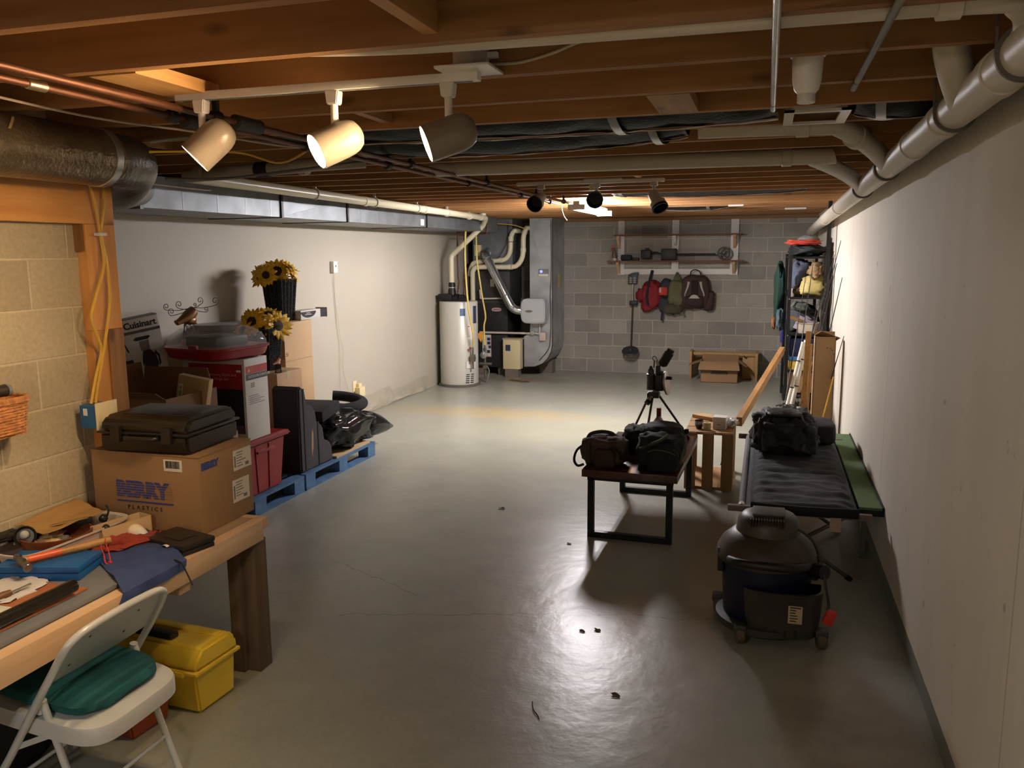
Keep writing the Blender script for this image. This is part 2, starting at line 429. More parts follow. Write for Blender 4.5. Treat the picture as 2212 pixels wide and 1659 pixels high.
def track(x0, x1, y, z, n, label, rail_r=.018):
    t = thing('track_light', label, 'track light', ((x0+x1)/2, y, z))
    part('rail', MB().box((x0, y-rail_r, z-.012), (x1, y+rail_r, z+.012), bev=.003), WHT, t)
    part('rail_slot', MB().box((x0+.02, y-.006, z-.0135), (x1-.02, y+.006, z-.0118)), mat('slot_grey', (120, 118, 112), .5), t)
    return t
def adir(a, b, c): return (r2*a + u2*b - fw*c).normalized()
WIN = mat('lamp_inside', (236, 226, 206), .4, 0, .02); LMP = mat('lamp_enamel', (142, 130, 114), .35, 0, .02)
BULBM = emit('warm_bulb', (1.0, .70, .40), BULB)
tl = track(-1.815, -.80, 2.33, 2.335, 3, 'near white track light with three lit cylinder spots on the joists')
part('feed_plate', MB().box((-.905, 2.245, 2.346), (-.745, 2.395, 2.354), bev=.002), WHT, tl)
part('junction_box', MB().lathe((-.83, 2.345, 2.354), [(.052, 0), (.052, .075), (.045, .085)], 24), mat('box_white', (206, 198, 186), .45), tl)
part('junction_lug', MB().box((-.778, 2.335, 2.385), (-.75, 2.355, 2.40)), WHT, tl)
for x, O, d in ((-1.73, (-1.745, 2.30, 2.142), adir(-.69, -.72, .10)), (-1.262, (-1.30, 2.28, 2.143), adir(-.80, -.50, .36)), (-.895, (-.955, 2.30, 2.152), adir(-.92, -.36, .12))):
    O = Vector(O); b = O - d*.155
    part_h = part('lamp_head', MB().lathe(b, [(.002, 0), (.024, .004), (.04, .014), (.049, .03), (.0535, .05), (.0545, .07), (.0545, .155), (.0515, .155), (.051, .06), (.02, .03)], 32, d, cap=False), LMP, tl)
    part('lamp_bulb', MB().lathe(b, [(.012, .05), (.02, .075), (.038, .118), (.036, .126), (.0, .130)], 24, d, cap=False), BULBM, part_h)
    part('connector', MB().prism([(x-.022, 2.323), (x+.022, 2.323), (x+.017, 2.283), (x-.017, 2.283)], 1, 2.312, 2.348, .003), WHT, tl)
    part('stem', MB().cyl((x, 2.33, 2.285), (x, 2.33, 2.228), .0115, seg=14).tube([(x, 2.33, 2.25), b + d*.05], .0075, 8), WHT, tl)
tf = track(-1.74, -.69, 5.87, 2.325, 3, 'far white track light with three unlit black-rimmed spots')
GREYW = mat('lamp_grey_white', (196, 190, 180), .4, 0, .03)
for x, d in ((-1.56, adir(-.42, -.55, .72)), (-1.16, adir(-.18, -.42, .9)), (-.76, adir(.30, -.86, .42))):
    b = V(x+.0, 5.86, 2.225); hd_ = part('lamp_head', MB().lathe(b - d*.03, [(.002, 0), (.03, .004), (.038, .02), (.038, .085), (.054, .10), (.055, .15)], 28, d, cap=False), GREYW, tf)
    part('baffle', MB().lathe(b - d*.03, [(.058, .135), (.058, .152), (.05, .152), (.042, .10), (.0, .095)], 28, d, cap=False), BLK, hd_)
    part('stem', MB().cyl((x, 5.87, 2.315), (x, 5.87, 2.225), .011, seg=12), GREYW, tf)
    part('connector', MB().box((x-.024, 5.85, 2.285), (x+.024, 5.89, 2.315), bev=.004), GREYW, tf)
part('feed_plate', MB().box((-1.24, 5.80, 2.331), (-.98, 5.94, 2.342)), GREYW, tf)

# ---------------------------------------------------------------- under the ceiling: pipes, ducts, cables
PVC = mat('pvc_white', (206, 198, 180), .42, 0, .04, 3); PVCB = mat('pvc_primer', (150, 118, 96), .4)
PVCC = mat('pvc_cream', (226, 216, 184), .32, 0, .04, 3)
COP = mat('copper', (98, 62, 42), .5, .6, .12, 12); RUB = mat('black_rubber', (26, 25, 24), .6)
GALV2 = mat('galvanised_pale', (178, 182, 184), .45, .55, .2, 4, .15, 30); STEEL = mat('bright_steel', (190, 190, 186), .3, .9, .1, 10); GALV = mat('galvanised', (132, 136, 138), .45, .6, .22, 5, .15, 30)
ZINC = mat('zinc_strap', (190, 190, 186), .35, .85)
def collar(mb, p, d, r, w=.05):
    d = Vector(d).normalized(); p = Vector(p)
    return mb.lathe(p - d*w/2, [(r, 0), (r+.005, .002), (r+.005, w-.002), (r, w)], 24, d)
# big drain line down the right wall
dr = thing('drain_pipe', 'thick white PVC drain pipe sloping along the top of the right wall, with branches', 'pipe', (.56, 7, 2.2))
A = V(.535, 1.2, 2.292); Bv = V(.565, 12.55, 2.10); d = (Bv-A).normalized()
part('main_run', MB().cyl(A, Bv, .054, seg=28), PVC, dr)
for y in (2.42, 3.12, 3.72, 4.62, 5.72, 7.4, 9.2):
    p = A + d*((y-A.y)/d.y); part('coupling', collar(MB(), p, d, .054, .075), PVC, dr)
for y in (2.20, 2.95, 4.50, 5.60):
    p = A + d*((y-A.y)/d.y); part('hanger_strap', MB().lathe(p, [(.0635, 0), (.0645, .0), (.0645, .012), (.0635, .012)], 24, d).tube([p+V(-.06, .006, 0), p+V(-.062, .006, .12)], .004, 6).tube([p+V(.06, .006, 0), p+V(.062, .006, .12)], .004, 6), mat('hanger_grey', (96, 88, 76), .5), dr)
def axis_z(y): return (A + d*((y-A.y)/d.y)).z
part('branch', MB().tube([(-1.3, 2.06, 2.40), (-.9, 2.06, 2.378), (-.3, 2.06, 2.370), (.40, 2.06, 2.364), (.49, 2.085, 2.352), (.53, 2.16, 2.315), (.535, 2.35, axis_z(2.35))], .034, 18, 5), PVC, dr)
part('branch', MB().tube([(-.30, 3.74, 2.356), (.18, 3.745, 2.35), (.27, 3.78, 2.34), (.42, 4.08, 2.29), (.535, 4.40, axis_z(4.40))], .042, 18, 5), PVC, dr)
part('branch', MB().tube([(-1.95, 4.78, 2.338), (.14, 4.79, 2.332), (.22, 4.83, 2.322), (.40, 5.18, 2.275), (.54, 5.55, axis_z(5.55))], .043, 18, 5), PVC, dr)
part('riser', MB().tube([(.43, 2.52, 2.56), (.44, 2.54, 2.40), (.47, 2.62, 2.33), (.53, 2.78, axis_z(2.78))], .046, 18, 5), PVC, dr)
for p, dd in (((.35, 2.06, 2.364), (1, 0, 0)), ((.12, 3.744, 2.351), (1, 0, 0)), ((.34, 3.91, 2.315), (.15, .30, -.05)), ((.08, 4.79, 2.333), (1, 0, 0)), ((.44, 2.54, 2.42), (0, 0, 1))):
    part('coupling', collar(MB(), p, dd, .045 if p[0] != .35 else .036, .05), PVC, dr)
# white flange drop between the joists
tr = thing('floor_flange', 'white plastic drain drop hanging between the joists, capped at the bottom', 'pipe fitting', (.085, 2.49, 2.23))
part('funnel', MB().lathe((.085, 2.49, 2.235), [(.022, .025), (.032, .036), (.038, .06), (.041, .12), (.046, .122), (.046, .32)], 24), WHT, tr)
part('cap', MB().lathe((.085, 2.49, 2.235), [(.012, 0), (.022, .002), (.024, .004), (.024, .022), (.022, .03)], 20), WHT, tr)
# grey conduits along the joist bottoms
for x, y1, lb in ((0.0, 3.19, 'straight bright metal rod running away under the joists, left of the pair'), (.235, 2.87, 'straight dull metal rod running away under the joists, right of the pair')):
    t = thing('metal_rod', lb, 'conduit', (x, 1.5, 2.33), group=None)
    part('rod', MB().cyl((x, .6, 2.333), (x, y1, 2.333), .0095, seg=14), STEEL if x == 0 else mat('dull_steel', (120, 116, 108), .45, .7), t)
    part('end_ferrule', MB().cyl((x, y1-.12, 2.333), (x, y1-.118, 2.333), .0105, seg=14), BLK, t)
# register boot in the ceiling
vb = thing('ceiling_register', 'white framed ceiling vent between the joists', 'vent', (.15, 3.45, 2.34))
part('frame', MB().box((.04, 3.30, 2.335), (.27, 3.33, 2.345)).box((.04, 3.60, 2.335), (.27, 3.63, 2.345)).box((.04, 3.30, 2.3351), (.075, 3.63, 2.3449)).box((.235, 3.30, 2.3351), (.27, 3.63, 2.3449)), WHT, vb)
part('duct_boot', MB().box((.045, 3.31, 2.37), (.265, 3.62, 2.50)), mat('boot_grey', (150, 140, 126), .5, .2), vb)
# copper supply lines
cp = [((-1.93, 1.0, 2.302), (-1.93, 7.9, 2.300)), ((-1.80, 1.0, 2.30), (-1.80, 7.9, 2.30))]
for i, (a, b) in enumerate(cp):
    t = thing('copper_pipe', ['copper water pipe with black clamps under the joists, left of the parallel pair', 'copper water pipe with black clamps under the joists, right of the parallel pair'][i], 'pipe', (a[0], 4, 2.3), group='parallel copper pipes')
    part('pipe', MB().cyl(a, b, .0115, seg=12), COP, t)
    for y in (2.42+.06*i, 3.28, 4.1, 5.35, 6.6, 7.55):
        part('clamp', MB().lathe((a[0], y, 2.30), [(.0115, 0), (.021, .004), (.021, .036), (.0115, .04)], 14, (0, 1, 0)).box((a[0]-.008, y+.01, 2.31), (a[0]+.008, y+.03, 2.36)), RUB, t)
    if i == 0: part('fitting', MB().lathe((a[0], 1.86, 2.302), [(.0115, 0), (.015, .002), (.015, .06), (.0115, .062)], 14, (0, 1, 0)), mat('solder', (190, 176, 150), .3, .9), t)
    part('foam_sleeve', MB().lathe((a[0], 2.5+.1*i, 2.30), [(.012, 0), (.026, .004), (.026, .15), (.012, .154)], 14, (0, 1, 0)), RUB, t)
# foil wrapped round duct at the left
FOIL = mat('duct_foil', (128, 112, 88), .3, .65, .2, 14, .9, 70); FOILD = mat('duct_dark', (96, 90, 80), .35, .6, .25, 12, .9, 50)
fd = thing('flexible_duct', 'fat foil-wrapped round duct at the top left, above the timber header', 'duct', (-2.55, 1.5, 2.2))
part('sleeve', MB().tube([(-2.57, -1.2, 2.228), (-2.57, 1.5, 2.228), (-2.57, 2.82, 2.228)], .112, 32, 6), FOIL, fd)
part('elbow', MB().tube([(-2.57, 2.80, 2.226), (-2.58, 2.90, 2.226), (-2.64, 3.05, 2.225), (-2.80, 3.20, 2.19), (-3.02, 3.40, 2.17), (-3.3, 3.75, 2.2), (-3.7, 4.3, 2.25)], .108, 28, 5), FOILD, fd)
part('strap', MB().lathe((-2.57, 2.77, 2.228), [(.112, 0), (.116, .001), (.116, .034), (.112, .035)], 32, (0, 1, 0)), ZINC, fd)
part('tape_strip', MB().sheet(lambda u, v: (-2.57+.1145*math.cos(.35+.5*u), 2.28+.012*v+.05*u, 2.228+.1145*math.sin(.35+.5*u)), 6, 2, .001), mat('tape_tan', (190, 160, 116), .5), fd)
# sheet metal trunk
sd = thing('sheet_metal_duct', 'long rectangular galvanised duct along the top of the cream left wall', 'duct', (-4.0, 7, 2.2))
part('trunk', MB().box((-4.40, 4.36, 2.135), (-3.72, 11.55, 2.338)), GALV, sd, smooth=0)
part('end_collar', MB().box((-4.41, 4.34, 2.125), (-3.71, 4.37, 2.342)), GALV, sd, smooth=0)
for y in (4.75, 5.12, 5.45, 5.78, 7.3, 7.7, 8.3, 9.4, 10.0): part('seam', MB().box((-4.0, y, 2.1345), (-3.7185, y+.006, 2.3385)), mat('seam_grey', (150, 152, 152), .4, .8), sd, smooth=0)
for y in (5.92, 7.02, 8.9): part('drive_cleat', MB().box((-4.40, y, 2.128), (-3.708, y+.028, 2.341)), mat('cleat', (58, 56, 52), .45, .6), sd, smooth=0)
part('cross_break', MB().prism([(5.95, 2.14), (7.02, 2.14), (6.5, 2.24)], 0, -3.7199, -3.7165), GALV, sd, smooth=0)
part('tag', MB().box((-3.7195, 8.74, 2.15), (-3.714, 8.84, 2.22)), WHT, sd)
# cream PVC vent line in front of the trunk
vl = thing('vent_pipe', 'cream PVC pipe along the top of the left wall, dropping to the water heater', 'pipe', (-3.5, 8, 2.3))
part('long_run', MB().tube([(-3.22, 4.18, 2.29), (-3.60, 10.62, 2.30)], .036, 18), PVCC, vl)
part('drop', MB().tube([(-3.595, 10.55, 2.30), (-3.61, 10.68, 2.295), (-3.66, 10.78, 2.25), (-3.74, 10.84, 2.17), (-4.12, 10.90, 1.86), (-4.18, 10.90, 1.79), (-4.185, 10.90, 1.70), (-4.185, 10.90, 1.42)], .037, 18, 5), PVCC, vl)
for y in (5.75, 6.9, 8.0, 9.0, 9.9):
    x = -3.22 - .38*(y-4.18)/6.44
    part('hanger', MB().lathe((x, y, 2.294), [(.037, 0), (.044, .001), (.044, .02), (.037, .021)], 20, (0, 1, 0)).box((x-.012, y+.005, 2.335), (x+.012, y+.015, 2.37)), PVC, vl)
for p in ((-3.59, 10.45, 2.30), (-3.37, 6.7, 2.292), (-3.46, 8.25, 2.295)): part('coupling', collar(MB(), p, (-.06, 1, 0), .036, .07), PVCC, vl)
part('tee_stub', MB().tube([(-3.62, 10.62, 2.31), (-3.62, 10.62, 2.50)], .04, 16).lathe((-3.62, 10.62, 2.36), [(.06, 0), (.09, .006), (.09, .02), (.05, .03)], 20), WHT, vl)
lt = thing('cross_pipe', 'dull PVC pipe with a black coupling crossing under the joists at the left', 'pipe', (-2.9, 4.1, 2.3))
part('pipe', MB().tube([(-3.20, 4.13, 2.285), (-2.5, 4.07, 2.305), (-2.36, 4.06, 2.312), (-2.1, 4.2, 2.335)], .036, 18, 4), mat('pvc_dull', (170, 160, 140), .4), lt)
part('rubber_coupling', collar(MB(), (-2.66, 4.085, 2.30), (1, -.08, .03), .037, .085), RUB, lt)
for x in (-3.08, -2.42): part('coupling', collar(MB(), (x, 4.1, 2.292+.02*(x+3.08)), (1, -.08, .03), .036, .05), mat('pvc_dull', (170, 160, 140)), lt)
# foil duct insulation sagging between the joists
INS = mat('black_foil_insulation', (17, 17, 18), .55, 0., .3, 20, .9, 60); INSE = mat('foil_edge', (196, 196, 190), .35, .6, .2, 20, .9, 60)
def insul(name, label, x0, x1, k, sag, straps):
    y0 = 1.97 + .415*k + .04; y1 = y0 + .372
    t = thing(name, label, 'duct', ((x0+x1)/2, (y0+y1)/2, ZJ-sag), group='foil insulated ducts between the joists')
    def f(u, v):
        x = x0 + (x1-x0)*u; a = PI*v
        s = sag*(math.sin(PI*min(1, max(0, u)))**.6)
        wv = .012*noise.noise(V(x*5, v*3, k)) + .006*noise.noise(V(x*18, v*6, k))
        return (x, y0 + (y1-y0)*v, ZJ + .06 - (s+.055)*math.sin(a)**.7 + wv)
    part('jacket', MB().sheet(f, 48, 14, .004), INS, t, smooth=2)
    def g(u, v):
        x = x0 + (x1-x0)*u; s = sag*(math.sin(PI*u)**.6)
        return (x, y0 + (y1-y0)*(.52+.16*v), ZJ + .056 - (s+.058)*math.sin(PI*(.52+.16*v))**.7 + .008*noise.noise(V(x*9, v, 2)))
    part('foil_seam', MB().sheet(g, 48, 3, .003), INSE, t, smooth=2)
    for sx_ in straps:
        u = (sx_-x0)/(x1-x0); s = sag*(math.sin(PI*u)**.6)
        part('strap', MB().sheet(lambda uu, v: (sx_+.035*uu+.05*v, y0+.0+(y1-y0)*v, ZJ+.05-(s+.062)*math.sin(PI*v)**.7), 1, 12, .002), ZINC, t)
insul('insulated_duct', 'black foil-jacketed duct in the joist bay nearest the three lit spots', -2.1, .02, 3, .03, (-.62,))
insul('insulated_duct', 'black foil-jacketed duct sagging in the second bay behind the lit spots, one bright strap', -2.2, -.36, 4, .045, (-.52,))
insul('insulated_duct', 'foil-jacketed duct just right of the framed ceiling vent, wide grey strap', .29, .62, 3, .025, (.34,))
insul('insulated_duct', 'foil-jacketed duct in a distant joist bay behind the unlit spots', -1.35, .3, 13, .03, (-1.3,))
insul('insulated_duct', 'foil-jacketed duct beside the far shop light', -1.25, -.45, 19, .03, (-.7,))
# cables stapled to the joists
CAB = mat('white_cable', (196, 182, 160), .5); CABY = mat('yellow_cable', (222, 176, 66), .45); CABB = mat('black_cable', (30, 28, 26), .5)
def cable(pts, label, m=CAB, r=.0045, sm=6): return solo('electrical_cable', MB().tube(pts, r, 8, sm), m, label, 'cable')
cable([(-.79, 2.37, 2.375), (-.70, 2.38, 2.375), (-.60, 2.37, 2.39), (-.48, 2.365, 2.42), (-.2, 2.37, 2.44)], 'white cable looping right from the track light junction box')
cable([(-.86, 2.36, 2.41), (-.90, 2.30, 2.43), (-1.1, 2.15, 2.41), (-1.35, 2.08, 2.385), (-1.6, 2.06, 2.43)], 'white cable running left from the track light junction box')
cable([(-2.42, 1.0, 2.365), (-2.38, 1.9, 2.352), (-2.33, 2.5, 2.33), (-2.2, 2.9, 2.325), (-2.05, 3.3, 2.31), (-2.0, 3.6, 2.335)], 'pale cable strung above the fat foil duct')
cable([(-2.45, 2.95, 2.30), (-2.3, 3.1, 2.335), (-2.1, 3.3, 2.33), (-1.7, 3.55, 2.335)], 'grey cable leaving the end of the fat foil duct', mat('grey_cable', (110, 106, 98), .5), .006)
cable([(-2.5, 3.0, 2.27), (-2.25, 3.25, 2.285), (-2.12, 3.4, 2.25), (-2.0, 3.5, 2.335)], 'yellow cable drooping behind the leftmost lit spot', CABY, .005)
cable([(-2.75, 3.4, 2.20), (-2.6, 3.6, 2.21), (-2.4, 3.8, 2.25), (-1.9, 4.1, 2.335)], 'dark cable crossing behind the leftmost lit spot', mat('grey_cable', (110, 106, 98), .5), .007)
cable([(-2.72, 3.25, 2.165), (-2.9, 3.9, 2.185), (-3.1, 4.2, 2.215)], 'thin pale cable beside the elbow of the foil duct', CAB, .004)
for i, (x, y) in enumerate(((-1.62, 8.1), )):
    cable([(x-.33, y, 2.34), (x-.32, y, 2.25), (x-.30, y, 2.19), (x-.27, y, 2.15)], 'short white wire dangling left of the shop light', mat('wire_grey', (120, 112, 100), .6), .003)
# small white tags and clips on distant joists
for i, (x, y, w_, lb) in enumerate(((.30, 10.6, .24, 'white plastic strip on a far joist near the right wall'), (-.35, 9.6, .16, 'pale tape strip on a far joist right of the shop light'), (-1.15, 6.4, .14, 'yellowed card tag hanging at the far track light'))):
    solo('joist_tag', MB().box((x-w_/2, y, 2.325), (x+w_/2, y+.03, 2.344)) if i < 2 else MB().box((x-.07, 5.90, 2.27), (x-.0, 5.905, 2.31)), WHT if i < 2 else mat('card_yellow', (206, 186, 130), .6), lb, 'tag')
# ---------------------------------------------------------------- left near: cables, switch, basket
solo('electrical_cable', MB().tube([(-2.755, 2.905, 2.215), (-2.74, 2.93, 2.08), (-2.745, 2.955, 1.93), (-2.73, 2.945, 1.80), (-2.72, 2.87, 1.66), (-2.71, 2.83, 1.58), (-2.72, 2.87, 1.49), (-2.735, 2.895, 1.43), (-2.74, 2.86, 1.33), (-2.745, 2.825, 1.215)], .0065, 8, 6), CABY, 'yellow cable bowing left down the timber post to the blue switch box', 'cable')
solo('electrical_cable', MB().tube([(-2.755, 3.005, 2.215), (-2.74, 2.99, 2.08), (-2.745, 2.962, 1.935), (-2.735, 2.97, 1.80), (-2.735, 2.97, 1.66), (-2.735, 2.945, 1.55), (-2.73, 2.902, 1.43), (-2.735, 2.885, 1.36), (-2.74, 2.862, 1.28), (-2.745, 2.85, 1.215)], .0065, 8, 6), CABY, 'yellow cable hanging nearly straight down the timber post to the blue switch box', 'cable')
solo('cable_staple', MB().box((-2.765, 2.94, 1.925), (-2.73, 2.98, 1.938), bev=.002), WHT, 'small white staple pinching two yellow cables to the post', 'staple')
BLUEP = mat('blue_plastic', (40, 104, 158), .45); IVORY = mat('ivory_plastic', (232, 214, 168), .4, 0, .02)
t = thing('light_switch', 'blue switch box with an ivory toggle plate on the timber post', 'switch', (-2.76, 2.85, 1.11))
part('switch_box', MB().box((-2.775, 2.79, 1.115), (-2.69, 2.895, 1.213), bev=.003), BLUEP, t)
part('cover_plate', MB().box((-2.69, 2.785, 1.10), (-2.683, 2.905, 1.225), bev=.002), IVORY, t)
part('toggle', MB().box((-2.683, 2.838, 1.15), (-2.665, 2.85, 1.172), bev=.002), IVORY, t)
part('box_label', MB().box((-2.755, 2.788, 1.17), (-2.735, 2.79, 1.20)), WHT, t)
WICK = mat('wicker', (190, 128, 74), .6, 0, .3, 40, .8, 120)
bk = thing('wicker_basket', 'small woven orange-brown wicker basket at the left edge, against the block wall', 'basket', (-2.74, 2.33, 1.18))
mb = MB()
for k in range(11):
    z = 1.185 + k*.011; w_ = .062 + .0012*k
    pts = []
    for i in range(33):
        a = 2*PI*i/32; rr = 1 + .03*(1 if (i+k) % 2 else -1)
        sg = lambda v: math.copysign(abs(v)**.6, v)
        pts.append((-2.745 + w_*rr*sg(math.cos(a)), 2.33 + (w_+.065)*rr*sg(math.sin(a)), z))
    mb.tube(pts, .0062, 6, cap=False)
part('weave', mb, WICK, bk)
mb = MB()
for i in range(20):
    a = 2*PI*i/20; sg = lambda v: math.copysign(abs(v)**.6, v)
    mb.tube([(-2.745+.06*sg(math.cos(a)), 2.33+.125*sg(math.sin(a)), 1.18), (-2.745+.075*sg(math.cos(a)), 2.33+.14*sg(math.sin(a)), 1.305)], .004, 5)
part('stakes', mb, WICK, bk)
mb = MB()
for z in (1.302, 1.312):
    mb.tube([(-2.745+.078*math.copysign(abs(math.cos(2*PI*i/32))**.6, math.cos(2*PI*i/32)), 2.33+.145*math.copysign(abs(math.sin(2*PI*i/32))**.6, math.sin(2*PI*i/32)), z) for i in range(33)], .008, 6, cap=False)
part('rim', mb, WICK, bk)
part('base', MB().box((-2.80, 2.21, 1.178), (-2.69, 2.45, 1.19), bev=.02), WICK, bk)
part('handle', MB().tube([(-2.80, 2.22, 1.31), (-2.805, 2.24, 1.39), (-2.81, 2.30, 1.425), (-2.81, 2.36, 1.425), (-2.805, 2.42, 1.39), (-2.80, 2.44, 1.31)], .007, 8, 5), WICK, bk)
solo('wall_hook', MB().tube([(-2.819, 2.33, 1.44), (-2.80, 2.33, 1.412), (-2.795, 2.33, 1.42)], .004, 6, 3), STEEL, 'small steel hook holding the wicker basket on the block wall', 'hook')
fl = thing('flashlight', 'dark flashlight lying on the wicker basket', 'flashlight', (-2.73, 2.36, 1.32))
part('barrel', MB().lathe((-2.735, 2.20, 1.337), [(.014, 0), (.016, .01), (.016, .15), (.022, .18), (.024, .215)], 18, (0, 1, .02)), mat('flash_body', (66, 58, 50), .4, .3), fl)
part('lens', MB().lathe((-2.735, 2.405, 1.341), [(.0245, 0), (.024, .014), (.015, .018), (0, .02)], 18, (0, 1, .02)), mat('lens_grey', (150, 158, 160), .15, .4), fl)

# ---------------------------------------------------------------- workbench
BT = .69
BW = wood('bench_lumber', (228, 194, 156), (208, 170, 128), 1, .55, 1., True); BLEG = wood('bench_leg', (120, 98, 78), (90, 74, 58), 2, .75, 1.2)
wb = thing('workbench', 'rough timber workbench along the block wall at the left', 'workbench', (-2.44, 2, 0))
BTM = wood('bench_top', (190, 160, 122), (166, 134, 96), 1, .6)
for xa, xb in ((-2.815, -2.30), (-2.295, -2.135)): part('top_board', MB().box((xa, .9, BT-.035), (xb, 3.05, BT), bev=.003), BTM, wb)
part('front_rail', MB().box((-2.13, .9, BT-.09), (-2.075, 3.04, BT+.001), bev=.003), BW, wb)
part('end_board', MB().box((-2.81, 3.05, BT-.045), (-2.08, 3.09, BT), bev=.003), BW, wb)
part('leg', MB().box((-2.215, 2.96, 0), (-2.155, 3.08, BT-.045), bev=.003), BLEG, wb)
part('leg', MB().box((-2.155, 2.985, 0), (-2.09, 3.075, BT-.09), bev=.003), BLEG, wb)
part('leg', MB().box((-2.80, 2.96, 0), (-2.72, 3.08, BT-.045), bev=.003), BLEG, wb)
part('leg', MB().box((-2.22, .95, 0), (-2.12, 1.05, BT-.09), bev=.003), BLEG, wb)
for y in (1.55, 2.30): part('cross_joist', MB().box((-2.80, y, BT-.12), (-2.10, y+.04, BT-.036)), BW, wb)
part('bracket_block', MB().box((-2.17, 2.50, BT-.13), (-2.09, 2.56, BT-.09)), BW, wb)
gs = solo('painted_panel', MB().box((-2.52, 1.0, BT), (-2.132, 2.52, BT+.018), bev=.002), mat('grey_blue_paint', (116, 120, 124), .5, 0, .1), 'grey-blue painted panel lying along the bench front', 'panel')
solo('hardboard_sheet', MB().box((-2.50, 1.0, BT+.019), (-2.19, 2.17, BT+.024), bev=.001), mat('hardboard', (168, 104, 68), .55, 0, .15), 'brown hardboard sheet on top of the grey-blue panel', 'board')
P0 = BT + .0245
solo('cutting_board', MB().box((-2.37, 1.55, P0), (-2.205, 1.955, P0+.010), bev=.004), mat('white_board', (216, 220, 216), .35, 0, .02), 'white plastic cutting board on the bench beneath the black club', 'cutting board')
bt_ = thing('wooden_club', 'glossy black tapered club lying across the white cutting board', 'club', (-2.22, 2.0, P0))
part('shaft', MB().lathe((-2.208, 1.35, P0+.030), [(.012, 0), (.017, .01), (.019, .35), (.021, .70), (.0225, .755), (.021, .765)], 22, (.02, 1, 0)), mat('gloss_black', (34, 30, 24), .22, .1), bt_)
# blue plastic case with hammer
mxb = Matrix.Translation((-2.445, 2.26, BT+.018)) @ Matrix.Rotation(math.radians(16), 4, 'Z')
BL2 = mat('case_blue', (22, 92, 158), .38, 0, .06)
bc = thing('plastic_case', 'flat bright blue plastic case under the orange-handled hammer', 'case', (-2.445, 2.26, BT+.018))
part('case_base', MB().box((-.15, -.085, 0), (.15, .085, .028), mxb, .005), BL2, bc)
part('case_lid', MB().box((-.152, -.087, .029), (.152, .087, .052), mxb, .006), BL2, bc)
hm = thing('hammer', 'ball-peen hammer with an orange and bare wood handle on the blue case', 'hammer', (-2.43, 2.25, .75))
h0, h1 = V(-2.465, 2.165, .783), V(-2.345, 2.445, .775)
part('handle', MB().tube([h0, h0.lerp(h1, .35), h0.lerp(h1, .7), h1], .0115, 12, 4, taper=.0155), wood('hammer_wood', (206, 158, 92), (184, 132, 70), 1, .5, 2, False), hm)
part('painted_grip', MB().tube([h0.lerp(h1, .06), h0.lerp(h1, .42)], .0135, 12, taper=.0145), mat('orange_paint', (216, 92, 50), .4), hm)
hd0 = h0 + V(-.045, .018, .006); hd1 = h0 + V(.055, -.028, -.010); dd = (hd1-hd0)
part('head', MB().rings([(hd0, .002), (hd0+dd*.05, .012), (hd0+dd*.16, .015), (hd0+dd*.26, .009), (hd0+dd*.34, .014), (hd0+dd*.55, .016), (hd0+dd*.7, .011), (hd0+dd*.76, .015), (hd0+dd*1.0, .015), (hd0+dd*1.02, .013)], dd, 18), mat('tool_steel', (120, 120, 126), .28, .9), hm)
solo('cord_loop', MB().tube([h1+V(0, -.02, .012), (-2.33, 2.41, .775), (-2.30, 2.39, .745), (-2.285, 2.375, .722), (-2.29, 2.36, .72), (-2.31, 2.375, .745), (-2.345, 2.40, .765), (-2.35, 2.425, .765)], .0024, 6, 5).blob((-2.282, 2.372, .720), (.008, .006, .006), .8, .2, 4, 3), mat('red_cord', (206, 58, 52), .6), 'red cord looped through the end of the hammer handle', 'cord')
# blue cloth over the front edge and red cloth behind it
def bcloth(u, v):
    s_ = u*.385; x = -2.42 + s_; y = (2.44 + .20*(1-v)) + (u-.4)*(-.22 - .06*v) - .12*v*(1-u*.2)
    z = BT + .026 + .010*noise.noise(V(x*14, y*14, 1)) + .012*abs(noise.noise(V(x*9, y*20, 4)))
    if x > -2.14: z -= min(1, (x+2.14)/.06)*(z - BT - .006)
    if x > -2.068: z = BT + .004 - (x+2.068)*1.0; x = -2.066 + .004*math.sin(y*40)
    return (x, y, z)
solo('blue_cloth', MB().sheet(bcloth, 22, 20, .003), mat('blue_fabric', (50, 68, 116), .85, 0, .1, 20, .3, 200), 'blue rag draped over the front edge of the bench', 'cloth')
solo('red_cloth', MB().blob((-2.40, 2.57, BT+.024), (.075, .13, .022), .8, .5, 2.6, 5, 36, 18, mx=Matrix.Rotation(-.35, 4, 'Z')), mat('red_rag', (150, 56, 42), .85, 0, .15, 20, .3, 200), 'crumpled rust-red rag on the bench beside the white tray', 'cloth')
lb = thing('light_bulb', 'white globe light bulb lying on the red rag', 'light bulb', (-2.40, 2.66, BT))
q0, q1 = V(-2.445, 2.665, .735), V(-2.315, 2.635, .722); qd = (q1-q0).normalized()
part('globe', MB().lathe(q0, [(.0, 0), (.018, .004), (.028, .016), (.031, .032), (.028, .05), (.024, .06)], 24, qd), mat('frosted_glass', (238, 226, 200), .25, 0, .02), lb)
part('neck', MB().lathe(q0, [(.025, .058), (.024, .065), (.014, .095), (.013, .10)], 24, qd), WHT, lb)
part('screw_base', MB().lathe(q0, [(.013, .10), (.0135, .104), (.012, .108), (.0135, .112), (.012, .116), (.0135, .12), (.009, .128), (.004, .13)], 18, qd), STEEL, lb)
KRAFT = mat('kraft', (156, 122, 84), .75, 0, .06, 4, .1, 80); KRAFT2 = mat('kraft_dark', (128, 92, 58), .8, 0, .08, 4); KRAFTL = mat('kraft_pale', (206, 176, 132), .75, 0, .05, 4)
sc = thing('small_carton', 'little open kraft carton between the white tray and the large box', 'box', (-2.47, 2.66, BT))
